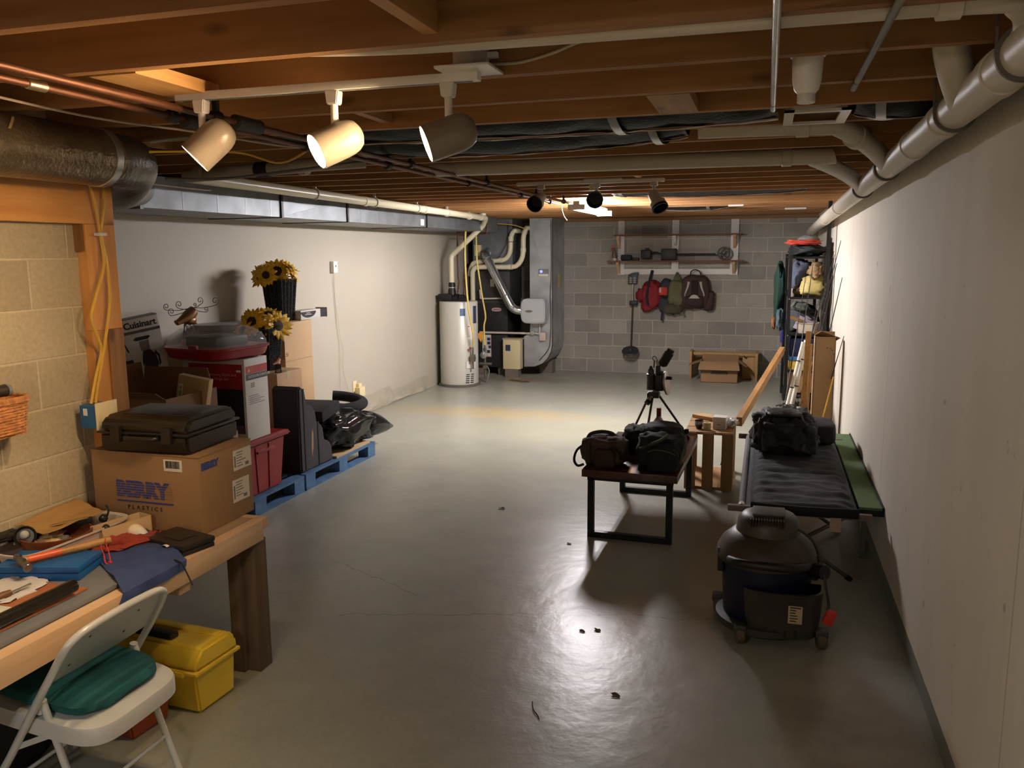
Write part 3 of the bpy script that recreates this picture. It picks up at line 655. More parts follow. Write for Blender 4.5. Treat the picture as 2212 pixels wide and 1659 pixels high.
mxs = Matrix.Translation((-2.475, 2.65, BT)) @ Matrix.Rotation(math.radians(-14), 4, 'Z')
mb = MB()
for lo, hi in (((-.04, -.11, 0), (-.037, .11, .085)), ((.037, -.11, 0), (.04, .11, .085)), ((-.04, -.11, 0), (.04, -.107, .07)), ((-.04, .107, 0), (.04, .11, .085)), ((-.04, -.11, 0), (.04, .11, .003))): mb.box(lo, hi, mxs)
part('carton_body', mb, KRAFTL, sc, smooth=0)
solo('black_fuse', MB().lathe((-2.478, 2.57, BT+.004), [(.012, 0), (.016, .01), (.016, .075), (.012, .085), (.005, .09)], 16), BLK, 'round black plug fuse poking out of the little kraft carton', 'fuse')
# big white tray with bowl and bits
TR = mat('tray_white', (206, 192, 182), .4, 0, .03)
ty = thing('plastic_tray', 'shallow off-white plastic tray of odds and ends on the bench', 'tray', (-2.65, 2.45, BT))
mxt = Matrix.Translation((-2.645, 2.47, BT+.0005)) @ Matrix.Rotation(math.radians(-3), 4, 'Z')
mb = MB(); hx, hy = .16, .255
t_ = bmesh.new(); n = 48; rows = []
sg = lambda v, p: math.copysign(abs(v)**p, v)
for (k, z) in ((0.0, .003), (.86, .003), (.9, .006), (.98, .083), (1.02, .086), (1.045, .086), (1.045, .079), (1.0, .077), (.92, .0), (0.0, .0)):
    rows.append([t_.verts.new(mxt @ V(hx*k*sg(math.cos(2*PI*i/n), .35), hy*k*sg(math.sin(2*PI*i/n), .35), z)) for i in range(n)])
for a, b in zip(rows, rows[1:]):
    for i in range(n): t_.faces.new((a[i], a[(i+1) % n], b[(i+1) % n], b[i]))
bmesh.ops.remove_doubles(t_, verts=t_.verts, dist=1e-6); mb.add(t_)
part('tray_shell', mb, TR, ty)
part('green_label', MB().box((-.09, -hy*.985-.002, .018), (.03, -hy*.965, .06), mxt @ Matrix.Rotation(.0, 4, 'Z')), mat('green_print', (96, 96, 52), .6, 0, .5, 40), ty)
bw = thing('wooden_bowl', 'round brown wooden bowl of clips and bits inside the white tray', 'bowl', (-2.63, 2.47, BT+.01))
part('bowl_shell', MB().lathe((-2.63, 2.475, BT+.0065), [(.0, 0), (.08, .001), (.115, .02), (.128, .055), (.130, .075), (.122, .075), (.117, .055), (.10, .022), (.0, .012)], 40, cap=False), wood('bowl_wood', (142, 78, 40), (108, 54, 26), 0, .4, 2, False), bw)
CRM = mat('cream_bit', (220, 184, 130), .6); GLS = mat('clear_glass', (180, 186, 182), .12, 0, .05)
solo('clip_lamp', MB().lathe((-2.69, 2.39, .775), [(.012, 0), (.036, .006), (.04, .02), (.036, .024), (.03, .01), (0, .008)], 24, (.6, -.7, .35)), mat('dark_steel', (60, 56, 50), .35, .6), 'small round dark clip lamp resting on the rim of the wooden bowl', 'lamp')
solo('glass_ball', MB().blob((-2.682, 2.378, .787), (.017, .017, .017), 1, 0, 1, 0, 20, 12, False), GLS, 'round glass lens shining in the clip lamp', 'lens')
for i, (p, s, r, mt_, lb_) in enumerate((((-2.62, 2.42, .737), (.05, .02, .022), .5, CRM, 'cream plastic scraps heaped in the wooden bowl'), ((-2.60, 2.47, .735), (.03, .03, .02), .9, mat('grey_rag', (120, 116, 108), .8), 'grey lump of rag in the wooden bowl'), ((-2.66, 2.48, .742), (.03, .05, .025), .2, CRM, 'bent cream plastic piece standing in the wooden bowl'))):
    solo('plastic_scrap', MB().blob(p, s, .7, .45, 2.5, i+9, 20, 12, mx=Matrix.Rotation(r, 4, 'Z')), mt_, lb_, 'scrap')
kn = thing('pocket_tool', 'dark folding tool with a brass-coloured side lying across the wooden bowl', 'tool', (-2.62, 2.53, .77))
part('handle', MB().bar((-2.68, 2.49, .776), (-2.57, 2.60, .79), .022, .02, bev=.004), BLK, kn)
part('side_plate', MB().bar((-2.672, 2.484, .788), (-2.575, 2.582, .802), .020, .006, bev=.002), mat('brass_side', (168, 136, 84), .4, .5), kn)
solo('metal_clamp', MB().tube([(-2.555, 2.63, .72), (-2.54, 2.64, .78), (-2.53, 2.645, .815), (-2.545, 2.65, .835)], .004, 8, 4).blob((-2.545, 2.63, .785), (.016, .016, .016), .9, .2, 3, 2), mat('dark_steel', (60, 56, 50), .35, .6), 'small metal clamp sticking up beyond the wooden bowl', 'clamp')
solo('black_glove', MB().blob((-2.76, 2.33, BT+.085), (.045, .09, .018), .75, .35, 3, 4, 28, 14), BLK, 'black knobbly glove on the far left corner of the tray', 'glove')
solo('brown_paper', MB().sheet(lambda u, v: (-2.80+.22*v, 2.44+.30*u-.05*v, .795+.02*u*(1-v)+.012*noise.noise(V(u*3, v*5, 2))+.015*math.sin(v*7)*.5), 18, 12, .002), mat('brown_paper', (176, 138, 84), .6, 0, .1), 'crinkled brown paper bag lying flat across the back of the tray', 'paper bag')
# small black case, tag, cable
mxk = Matrix.Translation((-2.20, 2.655, BT)) @ Matrix.Rotation(math.radians(-14), 4, 'Z')
kc = thing('small_tool_case', 'small closed black plastic case on the front right corner of the bench', 'case', (-2.20, 2.655, BT))
part('case_base', MB().box((-.115, -.075, 0), (.115, .075, .020), mxk, .006), mat('case_black', (40, 36, 30), .45, 0, .1), kc)
part('case_lid', MB().box((-.117, -.077, .0215), (.117, .077, .044), mxk, .007).box((-.05, -.04, .044), (.05, .04, .047), mxk, .002), mat('case_black', (40, 36, 30)), kc)
tg = thing('paper_tag', 'white printed tag on a black loop beside the small black case', 'tag', (-2.19, 2.555, BT))
part('card', MB().sheet(lambda u, v: (-2.235+.055*u, 2.575-.02*u+.035*v, BT+.020+.018*math.sin(u*2.2)), 6, 2, .0012), WHT, tg)
part('print', MB().sheet(lambda u, v: (-2.228+.03*u, 2.585-.012*u+.018*v, BT+.0222+.018*math.sin((.12+u*.55)*2.2)), 4, 2, .0006), BLK, tg)
part('loop', MB().tube([(-2.235, 2.58, .71), (-2.22, 2.545, .70), (-2.17, 2.535, .70), (-2.15, 2.56, .70)], .0022, 6, 5), BLK, tg)
solo('yellow_tag', MB().sheet(lambda u, v: (-2.19+.05*u, 2.52+.05*v, BT+.003+.012*math.sin(u*3)*v), 6, 4, .0012), mat('yellow_card', (222, 184, 96), .6), 'small crumpled yellow tag at the front edge of the bench', 'tag')
solo('power_cord', MB().tube([(-2.19, 2.52, .70), (-2.13, 2.505, .70), (-2.06, 2.48, .703), (-2.0, 2.44, .68), (-1.965, 2.42, .65)], .0032, 8, 6), BLK, 'thin black cord end curling over the bench front', 'cord')
# things at the left edge of the bench
solo('white_cloth', MB().blob((-2.44, 2.06, P0), (.10, .12, .014), .8, .4, 2.2, 8, 28, 14), mat('white_rag', (206, 202, 204), .8), 'folded white cloth on the bench left of the hammer head', 'cloth')
sdv = thing('screwdriver', 'old screwdriver with a worn wooden handle at the left of the bench', 'screwdriver', (-2.38, 1.99, P0))
part('handle', MB().lathe((-2.385, 1.955, P0+.014), [(.008, 0), (.013, .01), (.0135, .05), (.010, .075)], 14, (.15, .9, .06)), wood('driver_wood', (120, 84, 46), (96, 64, 34), 1, .5, 3, False), sdv)
part('blade', MB().cyl((-2.372, 2.03, P0+.018), (-2.362, 2.10, P0+.022), .004, seg=8), STEEL, sdv)
part('butt_cap', MB().blob((-2.392, 1.935, P0+.016), (.016, .02, .015), .9, .1, 2, 1, 16, 10), BLK, sdv)
solo('black_tool', MB().lathe((-2.60, 2.13, BT+.022), [(.012, 0), (.02, .01), (.022, .07), (.014, .09)], 16, (.5, .85, 0)), BLK, 'short black tool lying left of the blue case', 'tool')
solo('steel_socket', MB().lathe((-2.545, 2.205, BT+.028), [(.010, 0), (.012, .003), (.010, .012), (.012, .02), (.008, .04)], 16, (.6, .8, 0)), STEEL, 'shiny steel socket lying behind the blue case', 'socket')

# ---------------------------------------------------------------- large box and case on the bench end
BERRY = mat('print_blue', (56, 66, 130), .6); INK = mat('print_black', (40, 38, 36), .6); LAB = mat('label_white', (226, 218, 204), .5, 0, .02)
GREYI = mat('print_grey', (120, 116, 110), .6)
bb = thing('cardboard_box', 'large closed kraft box with blue lettering on the bench end, under the black case', 'box', (-2.46, 2.965, BT))
x0, x1, y0, y1, z0, z1 = -2.735, -2.195, 2.79, 3.155, BT+.001, 1.02
part('carton_body', MB().box((x0, y0, z0), (x1, y1, z1), bev=.004), KRAFT, bb)
for ya_, yb_ in ((y0-.002, (y0+y1)/2-.002), ((y0+y1)/2+.002, y1)): part('top_flap', MB().box((x0, ya_, z1), (x1+.002, yb_, z1+.004)), KRAFT, bb)
fr = lambda x, z: frame((x, y0-.0012, z), (1, 0, 0), (0, 0, 1))
part('lettering', text_mb('BERRY', .088, fr(-2.485, .862), .006, 1.03, 1.0), BERRY, bb, label='large blue striped lettering')
mb = MB()
for k in range(6): mb.box((-2.64, y0-.0023, .8355+.0105*k), (-2.33, y0-.0019, .8375+.0105*k))
part('lettering_stripes', mb, KRAFT, bb)
part('lettering_rule', MB().box((-2.615, y0-.0016, .808), (-2.33, y0-.001, .815)), BERRY, bb)
part('lettering', text_mb('PLASTICS', .026, fr(-2.475, .785), 0, 1.75), INK, bb, label='small dark spaced lettering')
part('barcode_label', MB().box((-2.365, y0-.0014, .955), (-2.275, y0-.0005, 1.005)), LAB, bb)
mb = MB(); xx = -2.355
while xx < -2.287:
    w_ = random.choice((.001, .0015, .0025, .003)); mb.box((xx, y0-.002, .968), (xx+w_, y0-.0013, .999)); xx += w_ + random.choice((.001, .002))
part('barcode', mb, INK, bb)
fx = lambda y, z: frame((x1+.0012, y, z), (0, 1, 0), (0, 0, 1))
part('lettering', text_mb('BERRY', .038, fx(2.86, .975), .003, 1.0, 1.0), BERRY, bb, label='small blue lettering on the end')
for (ya, yb, za, zb) in ((3.02, 3.15, .905, .995), (3.005, 3.125, .765, .865)):
    part('shipping_label', MB().box((x1+.0005, ya, za), (x1+.0016, yb, zb)), LAB, bb)
    mb = MB()
    for k in range(6):
        z = zb - .015 - k*.012; L = (yb-ya)*random.uniform(.3, .75)
        mb.box((x1+.0015, ya+.022, z), (x1+.0021, ya+.022+L*.8, z+.004))
    mb.box((x1+.0015, ya+.006, za+.015), (x1+.0021, ya+.016, zb-.025))
    mb.box((x1+.0015, yb-.045, za+.01), (x1+.0021, yb-.02, za+.025))
    part('label_print', mb, GREYI, bb)
CB = mat('case_charcoal', (36, 31, 22), .36, 0, .08, 6, .15, 160)
cs = thing('tool_case', 'large black moulded carrying case lying flat on the big kraft box', 'case', (-2.46, 2.98, 1.025))
zc = 1.0245
mxc = Matrix.Translation((-2.46, 2.965, zc)) @ Matrix.Rotation(math.radians(4), 4, 'Z')
part('lower_shell', MB().prism([(-.175, 0), (.175, 0), (.19, .02), (.19, .085), (-.19, .085), (-.19, .02)], 0, -.208, .208, .012, mxc), CB, cs)
part('upper_shell', MB().prism([(-.19, .088), (.19, .088), (.18, .13), (.15, .152), (-.15, .152), (-.18, .13)], 0, -.208, .208, .014, mxc).box((-.14, -.12, .148), (.14, .12, .157), mxc, .006), CB, cs)
part('seam_lip', MB().box((-.215, -.197, .082), (.215, .197, .092), mxc, .003), CB, cs)
for x in (-.12, .12): part('latch', MB().box((x-.022, -.21, .05), (x+.022, -.188, .118), mxc, .004), CB, cs)
part('handle', MB().tube([mxc @ V(*p) for p in ((-.07, -.19, .07), (-.065, -.212, .07), (0, -.218, .07), (.065, -.212, .07), (.07, -.19, .07))], .011, 10, 4), CB, cs)

# ---------------------------------------------------------------- under the bench and the folding chair
CHW = mat('chair_white', (206, 208, 206), .3, .1, .06, 8); RUST = mat('chair_rust', (120, 92, 66), .7)
TEAL = mat('teal_velvet', (22, 82, 84), .95, 0, .35, 9, .4, 160)
ch = thing('folding_chair', 'white metal folding chair with a teal cushion, pulled up to the bench', 'chair', (-2.1, 2.05, 0))
ya, yb = 1.83, 2.28
def back_tube():
    pts = [(-2.43, ya, .012), (-2.25, ya, .235), (-2.11, ya, .45), (-2.02, ya, .585), (-1.965, ya+.01, .675), (-1.948, ya+.045, .706), (-1.942, ya+.10, .717), (-1.940, (ya+yb)/2, .722), (-1.942, yb-.10, .717), (-1.948, yb-.045, .706), (-1.965, yb-.01, .675), (-2.02, yb, .585), (-2.11, yb, .45), (-2.25, yb, .235), (-2.43, yb, .012)]
    return MB().tube(pts, .0125, 12, 4)
part('front_frame', back_tube(), CHW, ch)
def bpanel(u, v):
    y = ya + .012 + (yb-ya-.024)*u; s = v
    lowz = .52 - .0*u + .03*math.cos((u-.5)*PI)*0 + (.03*(2*u-1)**2)
    z = lowz + (.70-lowz)*s*(1 - .12*(abs(2*u-1)**6)); x = -2.11 + (z-.45)*.66 - .012 + .02*math.sin(PI*u)*(-1)
    return (x, y, z)
part('back_panel', MB().sheet(bpanel, 18, 10, .004), CHW, ch)
mb = MB()
for (u, v) in ((.2, .25), (.75, .3), (.3, .75), (.8, .72)):
    p = V(bpanel(u, v)) + V(.003, 0, 0); mb.lathe(p - V(.004, 0, -.002), [(.007, 0), (.006, .006), (.002, .008)], 10, (.82, 0, -.55))
part('rivets', mb, mat('dark_spots', (70, 68, 66), .6), ch)
mb = MB()
t_ = bmesh.new(); n = 40; rows = []
for k, z, zz in ((0., .432, 0), (.9, .432, 0), (.985, .43, 0), (1.0, .42, 0), (1.0, .375, 0), (.985, .375, 0), (.97, .415, 0), (0., .418, 0)):
    rows.append([t_.verts.new((-2.135 + .25*k*sg(math.cos(2*PI*i/n), .42) , (ya+yb)/2 + (.213)*k*sg(math.sin(2*PI*i/n), .42), z + .02*(-(.25*k*sg(math.cos(2*PI*i/n), .42)))/.2)) for i in range(n)])
for a, b in zip(rows, rows[1:]):
    for i in range(n): t_.faces.new((a[i], a[(i+1) % n], b[(i+1) % n], b[i]))
bmesh.ops.remove_doubles(t_, verts=t_.verts, dist=1e-6); mb.add(t_); part('seat_pan', mb, CHW, ch)
part('seat_cushion', MB().blob((-2.16, (ya+yb)/2+.005, .460), (.215, .182, .022), .42, .06, 2.5, 3, 44, 14, mx=Matrix.Rotation(.1, 4, 'Y')), TEAL, ch)
for s, y in ((1, ya+.028), (-1, yb-.028)):
    part('rear_leg', MB().tube([(-2.09, y, .475), (-2.06, y, .38), (-1.995, y, .18), (-1.935, y, .012)], .0115, 12, 3).lathe((-2.093, y, .485), [(.014, 0), (.0135, -.045)], 12, (.27, 0, 1)), CHW, ch)
    part('brace', MB().bar((-2.185, y-s*.022, .325), (-2.05, y-s*.012, .385), .006, .018), CHW, ch)
for x, z, y0_, y1_ in ((-1.985, .15, ya+.028, yb-.028), (-2.36, .10, ya, yb)): part('cross_rod', MB().cyl((x, y0_, z), (x, y1_, z), .007, seg=10), CHW, ch)
mb = MB()
for y in (ya, yb): mb.lathe((-2.435, y, .0), [(.015, 0), (.016, .022), (.0135, .026)], 12)
for y in (ya+.028, yb-.028): mb.lathe((-1.932, y, .0), [(.014, 0), (.015, .022), (.0125, .026)], 12)
part('foot_caps', mb, mat('foot_grey', (130, 126, 118), .6), ch)
# yellow toolbox
YEL = mat('yellow_plastic', (246, 212, 70), .38, 0, .07, 4, .12, 120)
tb = thing('toolbox', 'bright yellow plastic toolbox on the floor behind the folding chair', 'toolbox', (-2.36, 2.72, 0))
mxy = Matrix.Translation((-2.335, 2.735, 0)) @ Matrix.Rotation(math.radians(-4), 4, 'Z') @ Matrix.Diagonal((1, 1, 1.1, 1))
part('tub', MB().prism([(-.105, .001), (.105, .001), (.122, .165), (-.122, .165)], 0, -.215, .215, .01, mxy), YEL, tb)
part('rim', MB().box((-.232, -.135, .158), (.232, .135, .172), mxy, .004), YEL, tb)
part('lid', MB().prism([(-.128, .173), (.128, .173), (.122, .215), (.085, .252), (-.085, .252), (-.122, .215)], 0, -.228, .228, .012, mxy), YEL, tb)
part('lid_panel', MB().box((-.19, .02, .252), (.20, .06, .259), mxy, .003), YEL, tb)
for xa, xb in ((.045, .17), (-.15, -.05)): part('hasp', MB().box((xa, -.142, .150), (xb, -.128, .168), mxy, .003), YEL, tb)
part('handle', MB().box((-.13, -.075, .252), (.06, -.03, .276), mxy, .006), mat('handle_dark', (30, 28, 24), .5), tb)
# red-brown toolbox
RB = mat('red_brown_plastic', (146, 66, 36), .5, 0, .1, 5)
rb = thing('toolbox', 'red-brown plastic toolbox on the floor under the chair, in front of the yellow one', 'toolbox', (-2.42, 2.46, 0))
mxr = Matrix.Translation((-2.42, 2.49, 0)) @ Matrix.Rotation(math.radians(-6), 4, 'Z')
part('tub', MB().prism([(-.09, .001), (.09, .001), (.108, .13), (-.108, .13)], 0, -.175, .175, .008, mxr), RB, rb)
part('lid', MB().prism([(-.118, .131), (.118, .131), (.118, .145), (.10, .155), (.075, .215), (-.075, .215), (-.10, .155), (-.118, .145)], 0, -.185, .185, .008, mxr), RB, rb)
part('pale_label', MB().box((.03, -.108, .03), (.13, -.0985, .085), mxr), mat('label_pale', (170, 176, 166), .6), rb)
part('handle', MB().tube([mxr @ V(*p) for p in ((-.07, 0, .21), (-.06, 0, .235), (.06, 0, .235), (.07, 0, .21))], .008, 8, 3), BLK, rb)
# dark things deep under the bench
solo('black_bag', MB().blob((-2.60, 2.05, .17), (.14, .26, .17), .6, .15, 2.5, 6, 30, 18), mat('bag_black', (26, 25, 24), .7), 'dark bag slumped on the floor under the bench', 'bag')
solo('blue_grey_bin', MB().box((-2.76, 1.35, 0), (-2.52, 1.76, .40), bev=.02), mat('bin_blue_grey', (92, 100, 118), .5), 'blue-grey plastic bin under the left end of the bench', 'bin')
# ---------------------------------------------------------------- pallets and what is piled on them
PAL = mat('pallet_blue', (84, 120, 160), .65, 0, .25, 7, .3, 40); PALW = wood('pallet_raw', (176, 140, 96), (140, 106, 70), 1, .75)
def pallet(y0, y1, label):
    x0, x1 = -4.38, -3.40
    t = thing('pallet', label, 'pallet', ((x0+x1)/2, (y0+y1)/2, 0), group='blue pallets along the left wall')
    for k in range(3): part('bottom_board', MB().box((x0 + k*(x1-x0-.1)/2, y0, .001), (x0+.1 + k*(x1-x0-.1)/2, y1, .018)), PAL, t, smooth=0)
    for yy in (y0, (y0+y1)/2-.07, y1-.14):
        for xa, xb in ((x0, x0+.1), ((x0+x1)/2-.05, (x0+x1)/2+.05), (x1-.1, x1-.001)): part('block', MB().box((xa, yy, .018), (xb, yy+.14, .095)), PAL, t, smooth=0)
        part('stringer_board', MB().box((x0, yy, .095), (x1, yy+.14, .112)), PAL, t, smooth=0)
    n = 7
    for k in range(n):
        xa = x0 + k*(x1-x0-.095)/(n-1); part('deck_board', MB().box((xa, y0, .112), (xa+.095, y1, .130)), PAL, t, smooth=0)
    return t
pallet(4.38, 5.56, 'blue painted pallet nearer the bench, under the red bin')
pallet(5.59, 6.80, 'blue painted pallet farther from the bench, under the black garbage bag')
RED = mat('red_plastic', (148, 26, 32), .38, 0, .06)
rbn = thing('storage_tote', 'tall red plastic tote with a wide lid on the nearer pallet', 'tote', (-3.62, 5.1, .13))
part('tub', MB().prism([(4.87, .131), (5.31, .131), (5.38, .50), (4.83, .50)], 0, -3.95, -3.44, .012), RED, rbn)
for y in (5.02, 5.16): part('rib', MB().bar((-3.438, y, .15), (-3.438, y+(y-5.09)*.2, .48), .008, .03), RED, rbn)
part('handle_lip', MB().box((-3.445, 5.0, .43), (-3.42, 5.22, .45), bev=.004), RED, rbn)
part('lid', MB().prism([(4.80, .50), (5.42, .50), (5.42, .53), (5.36, .545), (4.84, .545), (4.80, .53)], 0, -4.0, -3.41, .012), RED, rbn)
# white furniture carton on the tote
CW = mat('carton_white', (212, 208, 200), .6, 0, .03); REDP = mat('print_red', (164, 34, 40), .6); NAVY = mat('print_slate', (62, 70, 74), .6)
wc = thing('furniture_box', 'tall white carton with a red band and black panel standing on the red tote', 'box', (-3.67, 5.03, .546))
x0, x1, y0, y1, z0, z1 = -3.93, -3.425, 4.90, 5.175, .547, 1.125
part('carton_body', MB().box((x0, y0, z0), (x1, y1, z1), bev=.004), CW, wc)
part('red_band', MB().box((x1, y0+.012, z1-.105), (x1+.001, y1-.004, z1-.052)), mat('print_red_bright', (186, 66, 64), .6), wc)
part('slate_band', MB().box((x1, y0+.012, z1-.15), (x1+.001, y1-.004, z1-.107)), NAVY, wc)
fx = lambda y, z: frame((x1+.0012, y, z), (0, 1, 0), (0, 0, 1)); fr = lambda x, z: frame((x, y0-.0012, z), (1, 0, 0), (0, 0, 1))
part('lettering', text_mb('OUTDOOR FURNITURE', .026, fx(5.07, z1-.128), 0, .95), LAB, wc, label='pale lettering on the slate band')
part('lettering', text_mb('/\\', .045, fx(4.95, z1-.078), .002, .7), LAB, wc, label='pale peaked logo on the red band')
mb = MB()
for k in range(5): mb.box((x1, 4.935, .86-k*.014), (x1+.0012, 4.935+random.uniform(.10, .19), .864-k*.014))
for k in range(3): mb.box((x1, 4.965, .945-k*.012), (x1+.0012, 5.01, .952-k*.012))
part('fine_print', mb, GREYI, wc)
part('red_panel', MB().box((x0+.05, y0-.001, .915), (x1-.02, y0, 1.09)), REDP, wc)
part('black_panel', MB().box((x0+.05, y0-.001, .60), (x1-.02, y0, .915)), mat('panel_black', (34, 32, 34), .5), wc)
part('lettering', text_mb('Gathering Block and\nHinge Set', .030, fr(-3.615, 1.0), 0, 1.0), mat('print_pale_red', (220, 150, 150), .6), wc, label='pale two-line lettering on the red panel')
part('round_seal', MB().cyl((-3.80, y0-.0015, 1.005), (-3.80, y0, 1.005), .038, seg=28), NAVY, wc)
part('seal_ring', MB().tube([(-3.80+.036*math.cos(2*PI*i/28), y0-.0015, 1.005+.036*math.sin(2*PI*i/28)) for i in range(29)], .0025, 6, cap=False), LAB, wc)
part('small_label', MB().box((-3.49, y0-.0018, 1.035), (-3.455, y0, 1.05)), LAB, wc)
part('purple_picture', MB().box((-3.60, y0-.0018, .60), (-3.45, y0, .66)), mat('print_purple', (84, 62, 84), .6), wc)
# cake carrier
ck = thing('cake_carrier', 'red cake carrier with a clear domed lid on top of the white carton', 'cake carrier', (-3.70, 4.98, 1.126))
mxc = Matrix.Translation((-3.69, 4.98, 1.127)) @ Matrix.Rotation(math.radians(-10), 4, 'Z') @ Matrix.Diagonal((1.16, 1.16, .92, 1))
def rsq(r, z, e, n=56): return [(r*sg(math.cos(2*PI*i/n), e), r*sg(math.sin(2*PI*i/n), e), z) for i in range(n)]
def loft(rows, mx):
    t_ = bmesh.new(); R = [[t_.verts.new(mx @ V(*p)) for p in row] for row in rows]; n = len(rows[0])
    for a, b in zip(R, R[1:]):
        for i in range(n): t_.faces.new((a[i], a[(i+1) % n], b[(i+1) % n], b[i]))
    bmesh.ops.remove_doubles(t_, verts=t_.verts, dist=1e-6); return t_
part('base', MB().add(loft([rsq(.0, 0, .4), rsq(.19, 0, .4), rsq(.225, .02, .4), rsq(.238, .075, .4), rsq(.246, .08, .4), rsq(.246, .095, .4), rsq(.23, .096, .4), rsq(.0, .09, .4)], mxc)), RED, ck)
CLR = mat('clear_lid', (226, 228, 226), .12, 0, .02, alpha=.25)
part('lid', MB().add(loft([rsq(.236, .098, .4), rsq(.234, .13, .42), rsq(.218, .18, .45), rsq(.185, .225, .6), rsq(.13, .245, .95), rsq(.125, .252, 1.), rsq(.0, .252, 1.)], mxc)), CLR, ck)
part('lid_disc', MB().add(loft([rsq(.128, .2525, 1.), rsq(.122, .2565, 1.), rsq(.10, .257, 1.), rsq(.0, .2562, 1.)], mxc)), mat('clear_disc', (206, 204, 196), .3, alpha=.5), ck)
part('latch', MB().box((.04, -.262, .07), (.10, -.238, .125), mxc, .004), RED, ck); part('latch', MB().box((-.262, -.04, .07), (-.238, .04, .125), mxc, .004), RED, ck)
part('inner_rack', MB().box((-.13, -.13, .092), (.13, .13, .17), mxc, .02), mat('rack_dark', (52, 52, 58), .5), ck)
# open brown carton with a small tan carton inside
ob = thing('cardboard_box', 'open brown carton with raised flaps behind the black carrying case', 'box', (-3.62, 4.22, .58))
x0, x1, y0, y1, z0, z1 = -3.92, -3.36, 4.02, 4.50, .66, 1.0
mb = MB(); mb.box((x0, y0, z0), (x1, y1, z0+.004)).box((x0, y0, z0), (x0+.004, y1, z1)).box((x1-.004, y0, z0), (x1, y1, z1)).box((x0, y0, z0), (x1, y0+.004, z1)).box((x0, y1-.004, z0), (x1, y1, z1))
part('carton_body', mb, KRAFT2, ob, smooth=0)
part('flap', MB().bar((x0, y1, z1), (x0, y1+.02, z1+.13), .004, .004, (1, 0, 0)).prism([(x0, z1), (x1-.03, z1), (x1-.06, z1+.125), (x0+.02, z1+.12)], 1, y1-.003, y1+.001), KRAFT2, ob, smooth=0)
part('flap', MB().prism([(y0, z1), (y1, z1), (y1-.02, z1+.15), (y0+.03, z1+.14)], 0, x0, x0+.004), KRAFT2, ob, smooth=0)
part('flap', MB().sheet(lambda u, v: (x0 + (x1-x0)*u, y0 - .08*v, z1 + .05*v), 2, 2, .004), KRAFT2, ob, smooth=0)
stc = thing('small_carton', 'small tan carton with a barcode leaning inside the open brown carton', 'box', (-3.45, 4.35, .9))
mxl = Matrix.Translation((-3.475, 4.40, .80)) @ Matrix.Rotation(math.radians(-9), 4, 'Z') @ Matrix.Rotation(math.radians(-13), 4, 'Y')
TAN = mat('tan_card', (182, 152, 104), .7, 0, .04)
mxl = Matrix.Translation((-3.46, 4.36, .82)) @ Matrix.Rotation(math.radians(12), 4, 'Z') @ Matrix.Rotation(math.radians(11), 4, 'Y')
part('carton_body', MB().box((-.10, -.03, 0), (.10, .03, .27), mxl, .003), TAN, stc)
part('barcode_label', MB().box((-.088, -.0315, .13), (-.062, -.030, .215), mxl), LAB, stc)
mb = MB()
for k in range(12): mb.box((-.084, -.0322, .135+.0062*k), (-.068, -.0314, .135+.0062*k+random.choice((.002, .0035))), mxl)
part('barcode', mb, INK, stc)
part('blue_mark', MB().box((.0, -.0315, .09), (.04, -.030, .15), mxl), mat('print_lilac', (112, 116, 156), .6), stc)
hb = thing('cardboard_box', 'plain brown carton on the nearer pallet beneath the open carton', 'box', (-3.7, 4.4, .13))
carton(hb, (-4.05, 4.40, .131), (-3.42, 4.78, .655), KRAFT)
# coffee machine box leaning on the wall
cu = thing('coffee_maker_box', 'white coffee maker carton tilted against the cream wall beside the timber post', 'box', (-4.2, 4.7, .8))
mxq = Matrix.Translation((-4.16, 4.74, .875)) @ Matrix.Rotation(math.radians(-30), 4, 'Z') @ Matrix.Rotation(math.radians(9), 4, 'X')
part('carton_body', MB().box((-.10, -.20, 0), (.0, .23, .53), mxq, .003), CW, cu)
part('flap_top', MB().box((-.10, -.20, .531), (.0, .23, .536), mxq), mat('carton_grey', (150, 146, 138), .6), cu)
fq = lambda y, z: mxq @ frame((.0012, y, z), (0, 1, 0), (0, 0, 1))
part('grey_band', MB().box((.0003, -.20, .428), (.0012, .23, .448), mxq), mat('print_taupe', (110, 96, 88), .6), cu)
part('lettering', text_mb('Cuisinart', .062, fq(.10, .485), .0018, .98), INK, cu, label='dark maker lettering at the top')
part('lettering', text_mb('Cuisinart', .062, fq(-.06, .085), .0018, .98), INK, cu, label='dark maker lettering near the foot')
part('grey_band', MB().box((.0003, -.20, .032), (.0012, .23, .046), mxq), mat('print_taupe', (110, 96, 88)), cu)
mb = MB()
def pic(pts): mb.prism([(p[0], p[1]) for p in pts], 0, .0005, .0014, 0, mxq)
pic([(.03, .385), (.05, .375), (.13, .375), (.15, .39), (.14, .40), (.05, .40)]); pic([(.07, .15), (.15, .15), (.17, .20), (.16, .26), (.13, .30), (.08, .30), (.06, .22)])
pic([(.165, .17), (.185, .19), (.185, .25), (.16, .29), (.155, .27), (.172, .24), (.172, .20)]); pic([(-.08, .13), (.01, .13), (.0, .255), (-.09, .255)]); pic([(-.10, .38), (-.03, .38), (-.01, .31), (-.02, .31), (-.035, .365), (-.10, .368)])
part('product_picture', mb, mat('print_brown_black', (44, 34, 34), .5), cu)
mb = MB(); pic([(.07, .30), (.13, .30), (.135, .37), (.065, .37)]); part('product_picture', mb, mat('print_taupe2', (140, 128, 124), .5), cu)
ub = thing('cardboard_box', 'brown carton under the tilted coffee maker carton by the left wall', 'box', (-4.2, 4.7, .13))
carton(ub, (-4.39, 4.42, .131), (-4.07, 5.05, .86), KRAFT2)
